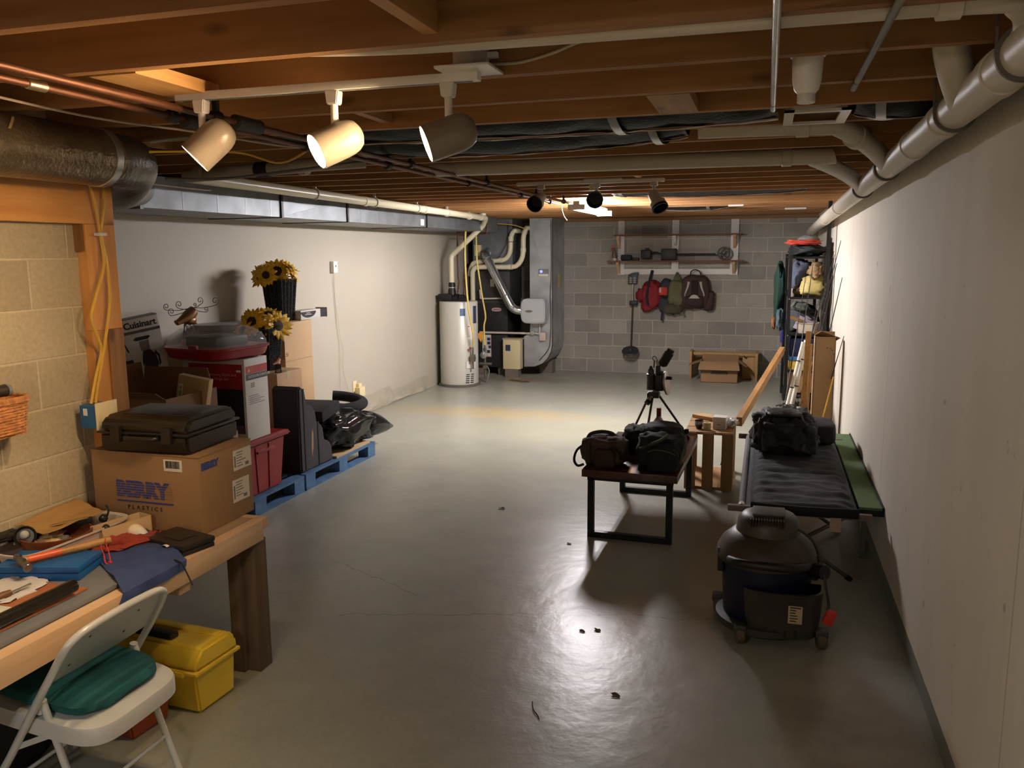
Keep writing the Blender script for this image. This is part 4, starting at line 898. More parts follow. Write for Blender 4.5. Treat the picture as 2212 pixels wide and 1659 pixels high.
# dark tray and reindeer on cartons by the wall
wbx = thing('cardboard_box', 'kraft carton against the wall carrying the reindeer figure', 'box', (-4.25, 5.3, .13))
carton(wbx, (-4.39, 5.10, .131), (-4.02, 5.58, 1.16), KRAFT)
ITAN = mat('rust_tin', (150, 112, 76), .4, .6, .2, 14); WIRE = mat('dark_wire', (70, 54, 42), .45, .7)
def spiral(c, r, turns, a0, axis_u, axis_v, n=34, inward=True):
    pts = []
    for i in range(n+1):
        t = i/n; a = a0 + turns*2*PI*t; rr = r*(1 - .78*t)
        pts.append(V(c) + V(axis_u)*rr*math.cos(a) + V(axis_v)*rr*math.sin(a))
    return pts
def reindeer(name, label, p, k, head_m):
    t = thing(name, label, 'figurine', p)
    p = V(p); U = V(.25, .97, 0); W = V(0, 0, 1)
    q = lambda a, b, c=0: p + (U*a + W*b + V(1, 0, 0)*c)*k
    mb = MB()
    for i in range(9):
        a = 2*PI*i/9; mb.tube([q(.055*math.cos(a), 0, .055*math.sin(a)), q(.05*math.cos(a+.5), .08, .05*math.sin(a+.5)), q(.04*math.cos(a+1), .16, .04*math.sin(a+1))], .0022*k**.5, 5, 3)
        mb.tube([q(.055*math.cos(a), 0, .055*math.sin(a)), q(.05*math.cos(a-.5), .08, .05*math.sin(a-.5)), q(.04*math.cos(a-1), .16, .04*math.sin(a-1))], .0022*k**.5, 5, 3)
    for z, r in ((0, .055), (.08, .051), (.16, .04)): mb.tube([q(r*math.cos(2*PI*i/20), z, r*math.sin(2*PI*i/20)) for i in range(21)], .003*k**.5, 5, cap=False)
    part('wire_neck', mb, WIRE, t)
    hm_ = MB().rings([(q(.045, .27), .012*k), (q(.035, .255), .04*k), (q(.0, .225), .048*k), (q(-.05, .20), .036*k), (q(-.10, .18), .024*k), (q(-.125, .172), .022*k), (q(-.13, .17), .012*k)], q(-.13, .17)-q(.045, .27), 20)
    hm_.blob(q(.0, .185), (.04*k, .05*k, .035*k), .9, .05, 2, 1, 18, 12, False); part('head', hm_, head_m, t)
    for s in (-1, 1):
        mb = MB(); base_ = q(.02, .28)
        def br(end, r, a0, turns):
            sp = spiral(end, r*k, turns, a0, U, W); mb.tube([base_, (base_+sp[0])/2 + W*(-.012*k)] + sp, .0028*k**.5, 5, 2)
        if s > 0: br(q(.24, .32), .035, -PI/2, 1.3); br(q(.10, .33), .03, -PI/2, 1.3); br(q(.15, .26), .022, -PI/2, 1.3); br(q(.05, .30), .016, -PI/2, 1.3)
        else: br(q(-.20, .30), .026, -PI/2, -1.3); br(q(-.16, .26), .03, -PI/2, -1.3); br(q(-.09, .31), .03, -PI/2, -1.3)
        part('antler', mb, WIRE, t)
    return t
reindeer('reindeer_figure', 'tall wire and tin reindeer head with curling antlers near the cream wall', (-4.20, 5.36, 1.165), 1.0, ITAN)
dk = thing('storage_bin', 'dark grey lidded bin behind the cake carrier and lower sunflowers', 'bin', (-4.2, 5.9, .13))
part('tub', MB().prism([(-4.36, .131), (-4.14, .131), (-4.11, 1.24), (-4.39, 1.24)], 1, 5.68, 6.10, .01), mat('bin_dark', (66, 62, 58), .5), dk)
part('lid', MB().box((-4.40, 5.66, 1.24), (-4.10, 6.12, 1.285), bev=.008), mat('bin_lid_grey', (104, 100, 94), .45), dk)
# tall kraft carton with vase, router box
tc = thing('cardboard_box', 'tall plain tan carton carrying the upper black vase', 'box', (-4.1, 6.4, .13))
KT = mat('kraft_tan', (208, 172, 128), .7, 0, .05, 3)
carton(tc, (-4.30, 6.17, .131), (-3.90, 6.62, 1.262), KT, None)
part('carton_seam', MB().box((-3.9, 6.18, .93), (-3.899, 6.60, .934)), KRAFT, tc)
rbx = thing('product_box', 'long white and black retail carton on the tall tan carton beside the vase', 'box', (-3.97, 6.72, 1.263))
part('sleeve', MB().box((-4.05, 6.50, 1.2635), (-3.93, 6.84, 1.345), bev=.002), CW, rbx)
part('inner_tray', MB().box((-4.045, 6.84, 1.268), (-3.935, 6.96, 1.338)), BLK, rbx); part('end_flap', MB().box((-4.05, 6.962, 1.262), (-3.93, 6.968, 1.350)), CW, rbx)
part('dark_oval', MB().prism([(6.50 + .26*.5*(1-math.cos(PI*i/16)), 1.333 - .055*math.sin(PI*i/16)) for i in range(17)], 0, -3.9295, -3.9285), mat('oval_dark', (52, 50, 54), .4), rbx)
part('lettering', text_mb('Nest\nProtect', .020, frame((-3.928, 6.63, 1.312), (0, 1, 0), (0, 0, 1)), 0, 1) if False else MB().box((-3.9284, 6.59, 1.318), (-3.928, 6.66, 1.323)).box((-3.9284, 6.57, 1.304), (-3.928, 6.68, 1.309)), LAB, rbx, label='pale unreadable print lines')
stp = thing('cardboard_box', 'shorter taped carton in front of the tall tan one, carrying the lower black vase', 'box', (-3.9, 5.9, .13))
carton(stp, (-4.06, 5.72, .131), (-3.70, 6.09, .90), mat('kraft_taped', (190, 150, 112), .6, 0, .05), mat('clear_tape', (200, 184, 150), .15, 0, .02))
part('tape_drop', MB().box((-3.7, 5.86, .84), (-3.6988, 5.91, .90)), mat('clear_tape', (200, 184, 150)), stp)
VB = mat('braid_black', (44, 44, 46), .55, 0, .3, 60); GRN = mat('leaf_green', (52, 74, 30), .6, 0, .3, 20); PET = mat('petal_yellow', (222, 172, 28), .6, 0, .15, 30); SEED = mat('seed_brown', (52, 34, 18), .8, 0, .3, 80, .6, 200)
def petal_disc(mb, c, nrm, r, n, tilt, seed):
    rd = random.Random(seed); nrm = V(nrm).normalized(); e = V(0, 0, 1) if abs(nrm.z) < .9 else V(1, 0, 0)
    x = (e - nrm*e.dot(nrm)).normalized(); y = nrm.cross(x)
    for i in range(n):
        a = 2*PI*i/n + rd.uniform(-.12, .12); d_ = x*math.cos(a) + y*math.sin(a); s_ = nrm.cross(d_)
        L = r*rd.uniform(.82, 1.1); wv = r*.17; tl_ = tilt + rd.uniform(-.12, .2)
        prof = [(.28, .5), (.5, 1.), (.75, .85), (.92, .4), (1., .05)]; L1 = []; L2 = []; M_ = []
        for f, w_ in prof:
            p = V(c) + d_*L*f + nrm*(tl_*L*f*f)
            L1.append(mb.b.verts.new(p + s_*wv*w_)); L2.append(mb.b.verts.new(p - s_*wv*w_)); M_.append(mb.b.verts.new(p + nrm*.004))
        for k in range(4):
            mb.b.faces.new((L1[k], L1[k+1], M_[k+1], M_[k])); mb.b.faces.new((M_[k], M_[k+1], L2[k+1], L2[k]))
def sunflower(parent, root, c, nrm, r, seed):
    mb = MB(); petal_disc(mb, c, nrm, r, 15, -.12, seed); petal_disc(mb, V(c)+V(nrm).normalized()*.004, nrm, r*.86, 13, .12, seed+50)
    f = part('flower', mb, PET, parent, smooth=2)
    part('seed_head', MB().lathe(V(c)-V(nrm).normalized()*.008, [(.0, .024), (r*.2, .024), (r*.34, .018), (r*.38, .006), (r*.3, 0)], 18, nrm, cap=False), SEED, f)
    part('stem', MB().tube([root, (V(root)+V(c))/2 + V(0, 0, .02), V(c)-V(nrm).normalized()*.01], .004, 6, 4), GRN, parent)
def vase(label, glabel, x, y, z, h, wt, wb_, flowers, leaf_n, seed):
    t = thing('woven_vase', label, 'vase', (x, y, z))
    mb = MB(); rows = int(h/.0155); rz = math.radians(-8)
    for side in range(4):
        a = side*PI/2 + rz
        for c_ in range(9):
            pts = []
            for k in range(rows*2+1):
                f = k/(rows*2); hw = (wb_ + (wt-wb_)*f)/2; u = (c_-4)/4.6*hw*1.06 + (.0045 if k % 2 else -.0045)
                bump_ = hw + (.004 if (k+c_) % 2 else 0)
                pts.append((x + math.cos(a)*bump_ - math.sin(a)*u, y + math.sin(a)*bump_ + math.cos(a)*u, z + .004 + (h-.004)*f))
            mb.tube(pts, .0058, 5)
    part('braid', mb, VB, t)
    part('liner', MB().add(loft([[(x + (wb_/2)*1.38*math.cos(PI/4+i*PI/2+rz), y + (wb_/2)*1.38*math.sin(PI/4+i*PI/2+rz), z) for i in range(4)], [(x + (wt/2)*1.38*math.cos(PI/4+i*PI/2+rz), y + (wt/2)*1.38*math.sin(PI/4+i*PI/2+rz), z+h-.01) for i in range(4)], [(x, y, z+h-.03)]*4], Matrix())), mat('liner_black', (20, 20, 20), .8), t, smooth=0)
    s = thing('sunflower_bunch', glabel, 'flowers', (x, y, z+h-.03))
    rd = random.Random(seed)
    for i, (dx, dy, dz, n_, r) in enumerate(flowers):
        sunflower(s, (x+dx*.25, y+dy*.25, z+h-.05), (x+dx, y+dy, z+h+dz), n_, r*1.22, seed*10+i)
    for i in range(leaf_n):
        a = rd.uniform(0, 2*PI); L = rd.uniform(.09, .15); c0 = V(x, y, z+h+.0); d_ = V(math.cos(a), math.sin(a), rd.uniform(.0, .6)); sd_ = V(-math.sin(a), math.cos(a), .2)
        part('leaf', MB().sheet(lambda u, v: c0 + d_*L*u + sd_*(v-.5)*.055*math.sin(PI*min(1, u*.95+.03)) + V(0, 0, -.05*u*u), 6, 2, .0012), GRN, s)
    return t
vase('tall black braided vase standing higher, on the tall tan carton', 'bunch of artificial sunflowers in the upper black vase', -4.08, 6.42, 1.263, .365, .21, .155,
     ((.02, -.06, .07, (.5, -.8, .25), .105), (.05, .12, .06, (.75, .35, .35), .10), (-.08, -.16, .03, (-.2, -.9, .3), .095), (-.05, .02, .11, (.1, -.1, 1), .10), (.0, -.2, .04, (.4, -.8, .1), .08), (.08, .04, .10, (.6, .1, .8), .085)), 7, 3)
vase('black braided vase standing lower, on the shorter taped carton', 'bunch of artificial sunflowers in the lower black vase', -3.90, 5.92, .902, .345, .165, .12,
     ((-.05, -.13, .06, (.2, -.9, .35), .10), (.08, .03, .02, (.75, -.35, .25), .115), (.0, .04, .11, (.3, -.3, .8), .095), (-.02, .15, .03, (.6, .5, .3), .09), (-.06, -.24, .0, (-.3, -.8, .4), .085)), 8, 5)
reindeer('reindeer_figure', 'small pinkish reindeer figure with a round body in front of the lower vase', (-3.73, 5.79, .903), .42, mat('pink_tin', (206, 150, 124), .35, .4, .1))
# foam steps
FOAM = mat('foam_charcoal', (74, 72, 74), .95, 0, .1, 30, .3, 200)
fs = thing('pet_steps', 'charcoal foam steps standing on the pallet beside the red tote', 'steps', (-3.65, 5.8, .13))
prof = [(5.60, .131), (5.60, .80), (5.63, .825), (5.69, .79), (5.72, .67), (5.80, .645), (5.84, .60), (5.86, .50), (5.92, .475), (5.95, .44), (5.97, .33), (6.05, .30), (6.08, .26), (6.10, .131)]
part('step_body', MB().prism(prof, 0, -3.68, -3.44, .012), FOAM, fs)
for y in (5.655, 5.86): part('black_piping', MB().box((-3.441, y, .14), (-3.436, y+.018, .80 if y < 5.7 else .50)), BLK, fs)
part('tear', MB().prism([(5.76, .22), (5.785, .30), (5.79, .42), (5.775, .46), (5.765, .40), (5.755, .30)], 0, -3.4415, -3.4385), mat('tear_tan', (176, 132, 86), .8), fs)
part('back_cover', MB().box((-3.67, 5.594, .14), (-3.45, 5.602, .80)), mat('foam_dark', (48, 44, 44), .95), fs)
cdb = solo('cardboard_sheet', MB().box((-4.2, 6.12, .1305), (-3.42, 6.74, .150)), KRAFTL, 'torn tan cardboard sheet under the black garbage bag', 'cardboard')
# garbage bag
GB = mat('garbage_bag', (22, 22, 24), .16, 0, .1, 10, .35, 25)
gb = thing('garbage_bag', 'shiny black full garbage bag slumped over the end of the farther pallet', 'bag', (-3.66, 6.6, .15))
mb = MB(); mb.blob((-3.68, 6.53, .30), (.27, .42, .148), .62, .22, 2.2, 11, 52, 30)
mb.rings([(V(-3.60, 6.86, .27), .13), (V(-3.56, 6.98, .25), .125), (V(-3.53, 7.10, .225), .10), (V(-3.50, 7.22, .19), .06), (V(-3.47, 7.33, .165), .012)], (.12, .95, -.2), 26)
part('bag_body', mb, GB, gb, smooth=2)
BF = mat('black_knit', (32, 32, 34), .95, 0, .2, 60, .5, 220)
cu_ = thing('foam_cushion', 'black U-shaped knit cushion lying on the black garbage bag', 'cushion', (-3.72, 6.75, .44))
part('cushion_body', MB().tube([(-3.95, 6.46, .455), (-3.74, 6.56, .45), (-3.60, 6.78, .445), (-3.60, 6.98, .448), (-3.70, 7.06, .47), (-3.84, 7.06, .49), (-3.94, 7.02, .50)], .048, 16, 5), BF, cu_)
part('cushion_base', MB().box((-3.95, 6.52, .415), (-3.63, 7.0, .435), bev=.012), BF, cu_)
solo('foam_cushion', MB().box((-.17, -.20, -.05), (.17, .20, .05), Matrix.Translation((-3.72, 6.28, .50)) @ Matrix.Rotation(.12, 4, 'Z') @ Matrix.Rotation(.08, 4, 'X'), .02), BF, 'black block-shaped cushion between the foam steps and the U-shaped one', 'cushion')
# wall devices
wd = thing('plug_in_device', 'small white plug-in unit high on the cream wall with a thin trailing cord', 'detector', (-4.40, 7.97, 1.7))
part('unit', MB().box((-4.418, 7.93, 1.645), (-4.375, 8.02, 1.765), bev=.006), WHT, wd)
part('sensor_dot', MB().cyl((-4.375, 7.975, 1.715), (-4.373, 7.975, 1.715), .009, seg=12), BLK, wd)
part('trailing_cord', MB().tube([(-4.40, 7.96, 1.645), (-4.405, 7.98, 1.4), (-4.40, 8.02, 1.15), (-4.405, 8.06, .95), (-4.40, 8.12, .8), (-4.405, 8.10, .6), (-4.40, 8.16, .42), (-4.36, 8.14, .30)], .0022, 5, 4).tube([(-4.405, 7.99, 1.645), (-4.41, 8.0, 1.2), (-4.41, 8.05, .8), (-4.405, 8.02, .4), (-4.40, 8.05, .25)], .0022, 5, 4), CAB, wd)
wo = thing('wall_outlet', 'ivory outlet with a chunky plug low on the cream wall', 'outlet', (-4.41, 8.45, .3))
part('cover_plate', MB().box((-4.42, 8.33, .30), (-4.412, 8.42, .42), bev=.002), IVORY, wo)
part('plug_block', MB().box((-4.414, 8.37, .24), (-4.35, 8.50, .345), bev=.006), IVORY, wo)
part('plug_prong_cover', MB().box((-4.412, 8.40, .345), (-4.375, 8.47, .385), bev=.004), IVORY, wo)
# ---------------------------------------------------------------- water heater, furnace and their pipes (far left)
HG = mat('heater_grey', (206, 202, 190), .38, .1, .03, 3); CHAR = mat('furnace_charcoal', (46, 45, 45), .45, .2, .06); CHAR2 = mat('furnace_dark_grey', (70, 68, 66), .45, .2, .06)
wh = thing('water_heater', 'tall pale grey cylindrical water heater in the far left corner', 'water heater', (-4.105, 10.93, 0))
hx_, hy_, hr = -4.105, 10.93, .268
part('tank', MB().lathe((hx_, hy_, 0), [(.0, .03), (hr-.004, .03), (hr, .035), (hr, 1.172), (hr-.006, 1.18), (.0, 1.185)], 48, cap=False), HG, wh)
part('drip_pan', MB().lathe((hx_, hy_, 0), [(.0, .001), (hr+.025, .001), (hr+.03, .03), (hr+.02, .03), (.0, .028)], 48, cap=False), mat('pan_grey', (120, 116, 106), .5, .3), wh)
bl = part('blower', MB().box((-4.36, 10.80, 1.185), (-4.16, 10.98, 1.285), bev=.02).cyl((-4.36, 10.89, 1.24), (-4.38, 10.89, 1.24), .04).cyl((-4.30, 10.89, 1.22), (-4.08, 10.89, 1.22), .06), BLK, wh)
part('exhaust_boot', MB().lathe((-4.185, 10.90, 1.22), [(.058, 0), (.055, .10), (.047, .13), (.048, .20), (.040, .22)], 24), BLK, wh)
part('clamp_band', MB().lathe((-4.185, 10.90, 1.362), [(.049, 0), (.0505, .001), (.0505, .014), (.049, .015)], 24), STEEL, wh)
part('vent_hood', MB().prism([(-4.08, 1.186), (-3.93, 1.186), (-3.95, 1.22), (-4.02, 1.275), (-4.05, 1.275)], 1, 10.82, 10.93, .006), BLK, wh)
def arc_patch(a0, a1, z0_, z1_, off=.0015, n=10):
    return MB().sheet(lambda u, v: (hx_ + (hr+off)*math.cos(math.radians(a0+(a1-a0)*u)), hy_ + (hr+off)*math.sin(math.radians(a0+(a1-a0)*u)), z0_+(z1_-z0_)*v), n, 1, .001)
part('logo_patch', arc_patch(-66, -50, .99, 1.09), mat('logo_blue', (96, 120, 158), .4, .1, .3, 60), wh)
part('warning_label', arc_patch(-44, -26, .66, .86), WHT, wh); part('warning_frame', arc_patch(-43, -36, .70, .85, .0025), mat('label_red_line', (188, 112, 96), .5), wh)
part('warning_inset', arc_patch(-42.2, -36.8, .705, .835, .0035), WHT, wh)
part('energy_label', arc_patch(-22, -6, .88, 1.12), mat('label_navy', (52, 58, 84), .5), wh)
part('access_cover', arc_patch(-50, -18, .26, .36, .012), WHT, wh)
for k in range(5):
    for a in (-52, -36): part('louvre', arc_patch(a+k*.6, a+12+k*.4, .055+.028*k, .068+.028*k, .002, 4), BLK, wh)
gv = part('gas_valve', MB().box((-3.86, 10.70, .36), (-3.80, 10.76, .46), bev=.008).cyl((-3.83, 10.73, .26), (-3.83, 10.73, .56), .013).cyl((-3.87, 10.73, .41), (-3.79, 10.73, .41), .016), mat('valve_grey', (126, 122, 112), .4, .6), wh)
part('red_knob', MB().box((-3.875, 10.70, .53), (-3.845, 10.72, .56), bev=.004), REDP, wh)
for nm, x, zt, lb in (('copper_pipe', -4.13, 2.13, 'copper water line rising left of the yellow gas hose above the water heater'), ('copper_pipe', -4.03, 2.09, 'copper water line rising just right of its twin above the water heater')):
    solo('copper_pipe', MB().tube([(x, 10.97, 1.18), (x-.005, 10.99, 1.30), (x+.01 if x < -4.1 else x-.02, 11.0, 1.45), (x, 11.0, 1.55), (x, 11.0, zt-.03), (x+.02, 11.0, zt), (x+.25, 11.02, zt+.01), (x+.32, 11.02, zt+.03), (x+.33, 11.02, 2.34)], .011, 10, 4), COP, lb, 'pipe')
GASY = mat('gas_yellow', (226, 200, 104), .4, 0, .04)
solo('gas_hose', MB().tube([(-3.80, 10.78, 2.32), (-3.87, 10.76, 2.29), (-3.905, 10.74, 2.18), (-3.915, 10.72, 1.95), (-3.91, 10.70, 1.72), (-3.88, 10.66, 1.35), (-3.84, 10.63, 1.05), (-3.80, 10.66, .75), (-3.83, 10.73, .56)], .0125, 10, 5), GASY, 'yellow gas hose curving down to the water heater valve, nearer of the two', 'gas hose')
solo('gas_hose', MB().tube([(-3.94, 11.25, 2.3), (-3.93, 11.22, 2.0), (-3.915, 11.20, 1.74), (-3.885, 11.20, 1.50), (-3.84, 11.20, 1.2), (-3.80, 11.20, .95), (-3.825, 11.20, .80), (-3.815, 11.20, .54)], .0125, 10, 5), GASY, 'yellow gas hose hanging behind, in front of the furnace', 'gas hose')
gm = thing('gas_manifold', 'cluster of grey gas fittings on the floor side of the water heater', 'gas fittings', (-3.80, 11.2, 0))
part('drop_leg', MB().cyl((-3.815, 11.20, .05), (-3.815, 11.20, .54), .014), mat('valve_grey', (126, 122, 112)), gm)
part('regulator', MB().lathe((-3.815, 11.17, .40), [(.03, 0), (.05, .01), (.05, .04), (.02, .05)], 20, (0, -1, .1)), STEEL, gm)
part('union', MB().cyl((-3.90, 11.2, .27), (-3.72, 11.2, .27), .02).box((-3.84, 11.16, .20), (-3.78, 11.23, .25), bev=.006), mat('valve_grey', (126, 122, 112)), gm)
part('drain_stub', MB().tube([(-3.79, 11.18, .25), (-3.74, 11.16, .18), (-3.76, 11.14, .06), (-3.80, 11.14, .01)], .007, 8, 4), STEEL, gm)
part('orange_tag', MB().prism([(-3.94, .70), (-3.83, .73), (-3.83, .66), (-3.86, .58)], 1, 11.17, 11.172), mat('tag_orange', (228, 158, 58), .6), gm)
# furnace
fu = thing('furnace', 'charcoal furnace cabinet with an oval badge beside the water heater', 'furnace', (-3.95, 12.25, 0))
FYY = 11.90
part('pad', MB().box((-4.20, 11.95, 0), (-4.06, 12.2, .125)), mat('pad_block', (120, 110, 98), .9), fu, smooth=0)
for lo, hi in (((-3.86, 11.95, 0), (-3.74, 12.2, .125)), ((-4.2, 12.3, 0), (-3.74, 12.55, .125))): part('pad', MB().box(lo, hi), mat('pad_block', (120, 110, 98)), fu, smooth=0)
part('lower_cabinet', MB().box((-4.25, FYY, .126), (-3.69, 12.6, .62), bev=.006), CHAR, fu); part('upper_cabinet', MB().box((-4.25, FYY, .63), (-3.69, 12.6, 1.09), bev=.006), CHAR, fu)
part('top_lip', MB().box((-4.26, FYY-.008, 1.09), (-3.68, 12.6, 1.14), bev=.004), CHAR2, fu)
part('coil_cabinet', MB().box((-4.22, FYY+.03, 1.14), (-3.66, 12.58, 1.63), bev=.006), CHAR2, fu)
part('coil_label', MB().box((-3.965, FYY+.026, 1.34), (-3.905, FYY+.031, 1.45)), LAB, fu)
part('badge', MB().prism([(-3.86+.075*math.copysign(abs(math.cos(a))**.6, math.cos(a)), 1.0+.026*math.copysign(abs(math.sin(a))**.8, math.sin(a))) for a in [2*PI*i/32 for i in range(32)]], 1, FYY-.006, FYY-.001), mat('badge_pale', (208, 178, 176), .35), fu)
part('lettering', text_mb('LENNOX', .030, frame((-3.86, FYY-.0065, .998), (1, 0, 0), (0, 0, 1)), .0015, 1), mat('badge_red', (160, 48, 62), .4), fu, label='dark red badge lettering')
part('model_plate', MB().box((-3.90, FYY-.002, .925), (-3.82, FYY, .95)), BLK, fu)
part('instruction_sheet', MB().box((-4.09, FYY-.002, .28), (-3.95, FYY, .62)), LAB, fu)
mb = MB()
for (xa, za) in ((-4.015, .53), (-4.015, .47), (-3.995, .41), (-4.08, .37), (-4.02, .34), (-4.08, .31)): mb.box((xa, FYY-.003, za), (xa+.05, FYY-.0015, za+.045))
part('sheet_print', mb, mat('label_navy', (52, 58, 84)), fu)
part('sheet_border', MB().box((-4.09, FYY-.0035, .282), (-3.95, FYY-.0015, .289)).box((-3.957, FYY-.0035, .282), (-3.951, FYY-.0015, .62)), mat('label_red_line', (188, 112, 96)), fu)
part('plenum', MB().box((-4.24, FYY+.05, 1.63), (-3.62, 12.58, 2.335), bev=.004), GALV, fu)
part('plenum_seam', MB().box((-3.9, FYY+.046, 1.73), (-3.62, FYY+.052, 1.74)), mat('seam_grey', (150, 152, 152)), fu)
part('junction_box', MB().box((-4.20, FYY-.0, 1.80), (-4.10, FYY+.06, 1.96), bev=.004), IVORY, fu)
cpb = thing('condensate_pump', 'cream box with a navy label on pads in front of the furnace duct', 'pump box', (-3.58, 11.82, 0))
part('body', MB().box((-3.715, 11.74, .127), (-3.45, 11.895, .565), bev=.006), mat('pump_cream', (220, 204, 160), .4, 0, .03), cpb)
part('cap', MB().box((-3.725, 11.735, .565), (-3.435, 11.90, .585), bev=.004), mat('pump_top', (180, 166, 128), .5), cpb)
part('navy_label', MB().box((-3.675, 11.738, .40), (-3.60, 11.741, .49)), mat('label_navy', (52, 58, 84)), cpb)
part('pad', MB().box((-3.69, 11.75, 0), (-3.48, 11.89, .1265)), mat('pad_block', (120, 110, 98)), cpb)
# return duct with its curved foot
rd_ = thing('return_duct', 'tall galvanised return duct with a rounded foot in front of the block wall', 'duct', (-3.17, 12.3, 0))
prof = [(-3.345, 2.335), (-3.0, 2.335), (-3.0, .50), (-3.02, .38), (-3.07, .28), (-3.15, .20), (-3.27, .15), (-3.44, .14), (-3.44, .60), (-3.345, .66)]
part('duct_body', MB().prism(prof, 1, 11.92, 12.66), GALV2, rd_, smooth=0)
part('front_rim', MB().tube([(x, 11.918, z) for x, z in prof[1:8]], .006, 6), mat('cleat', (58, 56, 52)), rd_)
part('cross_break', MB().prism([(-3.33, 2.30), (-3.02, 2.30), (-3.18, 1.7)], 1, 11.917, 11.9205), GALV2, rd_, smooth=0)
part('duct_support', MB().box((-3.30, 12.3, 0), (-3.10, 12.5, .20)), mat('pad_block', (120, 110, 98)), rd_)
part('yellow_sticker', MB().box((-3.0005, 12.28, 1.33), (-2.998, 12.38, 1.52)), mat('sticker_yellow', (196, 186, 70), .5), rd_)
part('wiring', MB().tube([(-3.02, 11.905, 2.3), (-3.015, 11.905, 1.6), (-3.03, 11.90, 1.2), (-3.02, 11.905, .9), (-3.03, 11.905, .6), (-3.06, 11.905, .42), (-3.2, 11.905, .25)], .006, 6, 4), mat('brown_wire', (84, 62, 48), .6), rd_)
hu = thing('humidifier', 'pale grey drum-shaped humidifier on the front of the return duct', 'humidifier', (-3.24, 11.8, .82))
pr = [(-3.42 + .0, .87), (-3.405, .835), (-3.37, .818), (-3.08, .818), (-3.065, .84), (-3.06, 1.0), (-3.065, 1.15), (-3.085, 1.178), (-3.37, 1.178), (-3.41, 1.15), (-3.432, 1.05), (-3.435, .98)]
part('housing', MB().prism(pr, 1, 11.70, 11.918, .018), mat('humid_grey', (190, 194, 196), .35, .05, .02), hu)
part('badge', MB().prism([(-3.30+.055*math.cos(2*PI*i/24), .995+.018*math.sin(2*PI*i/24)) for i in range(24)], 1, 11.695, 11.70), mat('badge_tin', (140, 132, 120), .3, .5), hu)
part('valve_box', MB().box((-3.185, 11.86, .55), (-3.09, 11.918, .67), bev=.004), mat('valve_pinkish', (206, 190, 176), .5), hu)
part('feed_pipe', MB().tube([(-3.19, 11.88, .82), (-3.19, 11.88, .66), (-3.25, 11.88, .655), (-3.40, 11.87, .655)], .014, 10, 3), PVC, hu)
part('feed_valve', MB().box((-3.33, 11.85, .63), (-3.27, 11.90, .69), bev=.008), STEEL, hu)
bp = thing('bypass_duct', 'shiny round metal pipe slanting down from the plenum to the humidifier', 'duct', (-3.7, 11.7, 1.0))
part('run', MB().tube([(-4.02, 11.96, 1.86), (-3.985, 11.84, 1.83), (-3.95, 11.76, 1.76), (-3.62, 11.72, 1.14), (-3.555, 11.74, 1.04), (-3.50, 11.77, 1.005), (-3.42, 11.80, .995)], .066, 26, 5), mat('bright_duct', (206, 208, 208), .22, .92, .1, 12), bp)
for p, dd in (((-3.95, 11.76, 1.76), (.33, -.04, -.62)), ((-3.66, 11.722, 1.215), (.33, -.04, -.62))): part('crimp', collar(MB(), p, dd, .066, .02), GALV, bp)
for nm, pts, lb in (('a', [(-4.18, 11.75, 1.14), (-4.18, 11.75, 1.50), (-4.165, 11.75, 1.59), (-4.08, 11.76, 1.635), (-3.60, 11.78, 1.635), (-3.49, 11.79, 1.67), (-3.43, 11.80, 1.76), (-3.41, 11.80, 1.88), (-3.405, 11.80, 2.06), (-3.38, 11.83, 2.17), (-3.375, 11.95, 2.20), (-3.375, 12.65, 2.20)], 'lower cream PVC furnace vent, its riser close against the return duct'),
                   ('b', [(-4.27, 11.86, 1.50), (-4.23, 11.86, 1.64), (-4.15, 11.86, 1.705), (-3.78, 11.86, 1.73), (-3.68, 11.86, 1.77), (-3.625, 11.86, 1.87), (-3.615, 11.86, 2.05), (-3.58, 11.87, 2.145), (-3.54, 11.95, 2.16), (-3.52, 12.65, 2.16)], 'upper cream PVC furnace vent with black-ringed couplings')):
    t = thing('furnace_vent', lb, 'pipe', pts[3])
    part('pipe', MB().tube(pts, .036, 16, 5), PVCC, t)
    for q in ((pts[4], pts[7]) if nm == 'a' else (pts[3], pts[6])): part('coupling', collar(MB(), q, (1, 0, 0) if q[2] < 1.75 else (0, 0, 1), .036, .06), PVCC, t)
    part('coupling_ring', collar(MB(), (pts[4][0]+.02, pts[4][1], pts[4][2]), (1, 0, .02), .037, .012) if nm == 'a' else collar(MB(), (-3.615, 11.86, 2.0), (0, 0, 1), .037, .012), PVCB, t)
solo('condensate_line', MB().tube([(-4.12, 11.86, .655), (-3.69, 11.86, .655), (-3.40, 11.86, .655)], .017, 10, 2), PVC, 'thin white pipe running level across the furnace front to the humidifier', 'pipe')
solo('condensate_line', MB().tube([(-4.10, 11.84, 1.30), (-4.09, 11.84, 1.20), (-4.06, 11.84, 1.165), (-3.68, 11.84, 1.175)], .014, 10, 3), PVC, 'thin white pipe along the top of the furnace cabinet', 'pipe')
tst = thing('controller', 'small grey controller with a blue lit dial on the return duct', 'controller', (-3.13, 11.91, 1.5))
part('case', MB().box((-3.205, 11.895, 1.50), (-3.06, 11.92, 1.60), bev=.003), mat('controller_grey', (128, 126, 130), .5), tst)
part('base_plate', MB().box((-3.205, 11.893, 1.495), (-3.06, 11.921, 1.53), bev=.003), WHT, tst)
part('lit_dial', MB().cyl((-3.165, 11.894, 1.565), (-3.165, 11.892, 1.565), .022, seg=20), emit('blue_light', (.10, .14, 1.0), 1.6), tst)
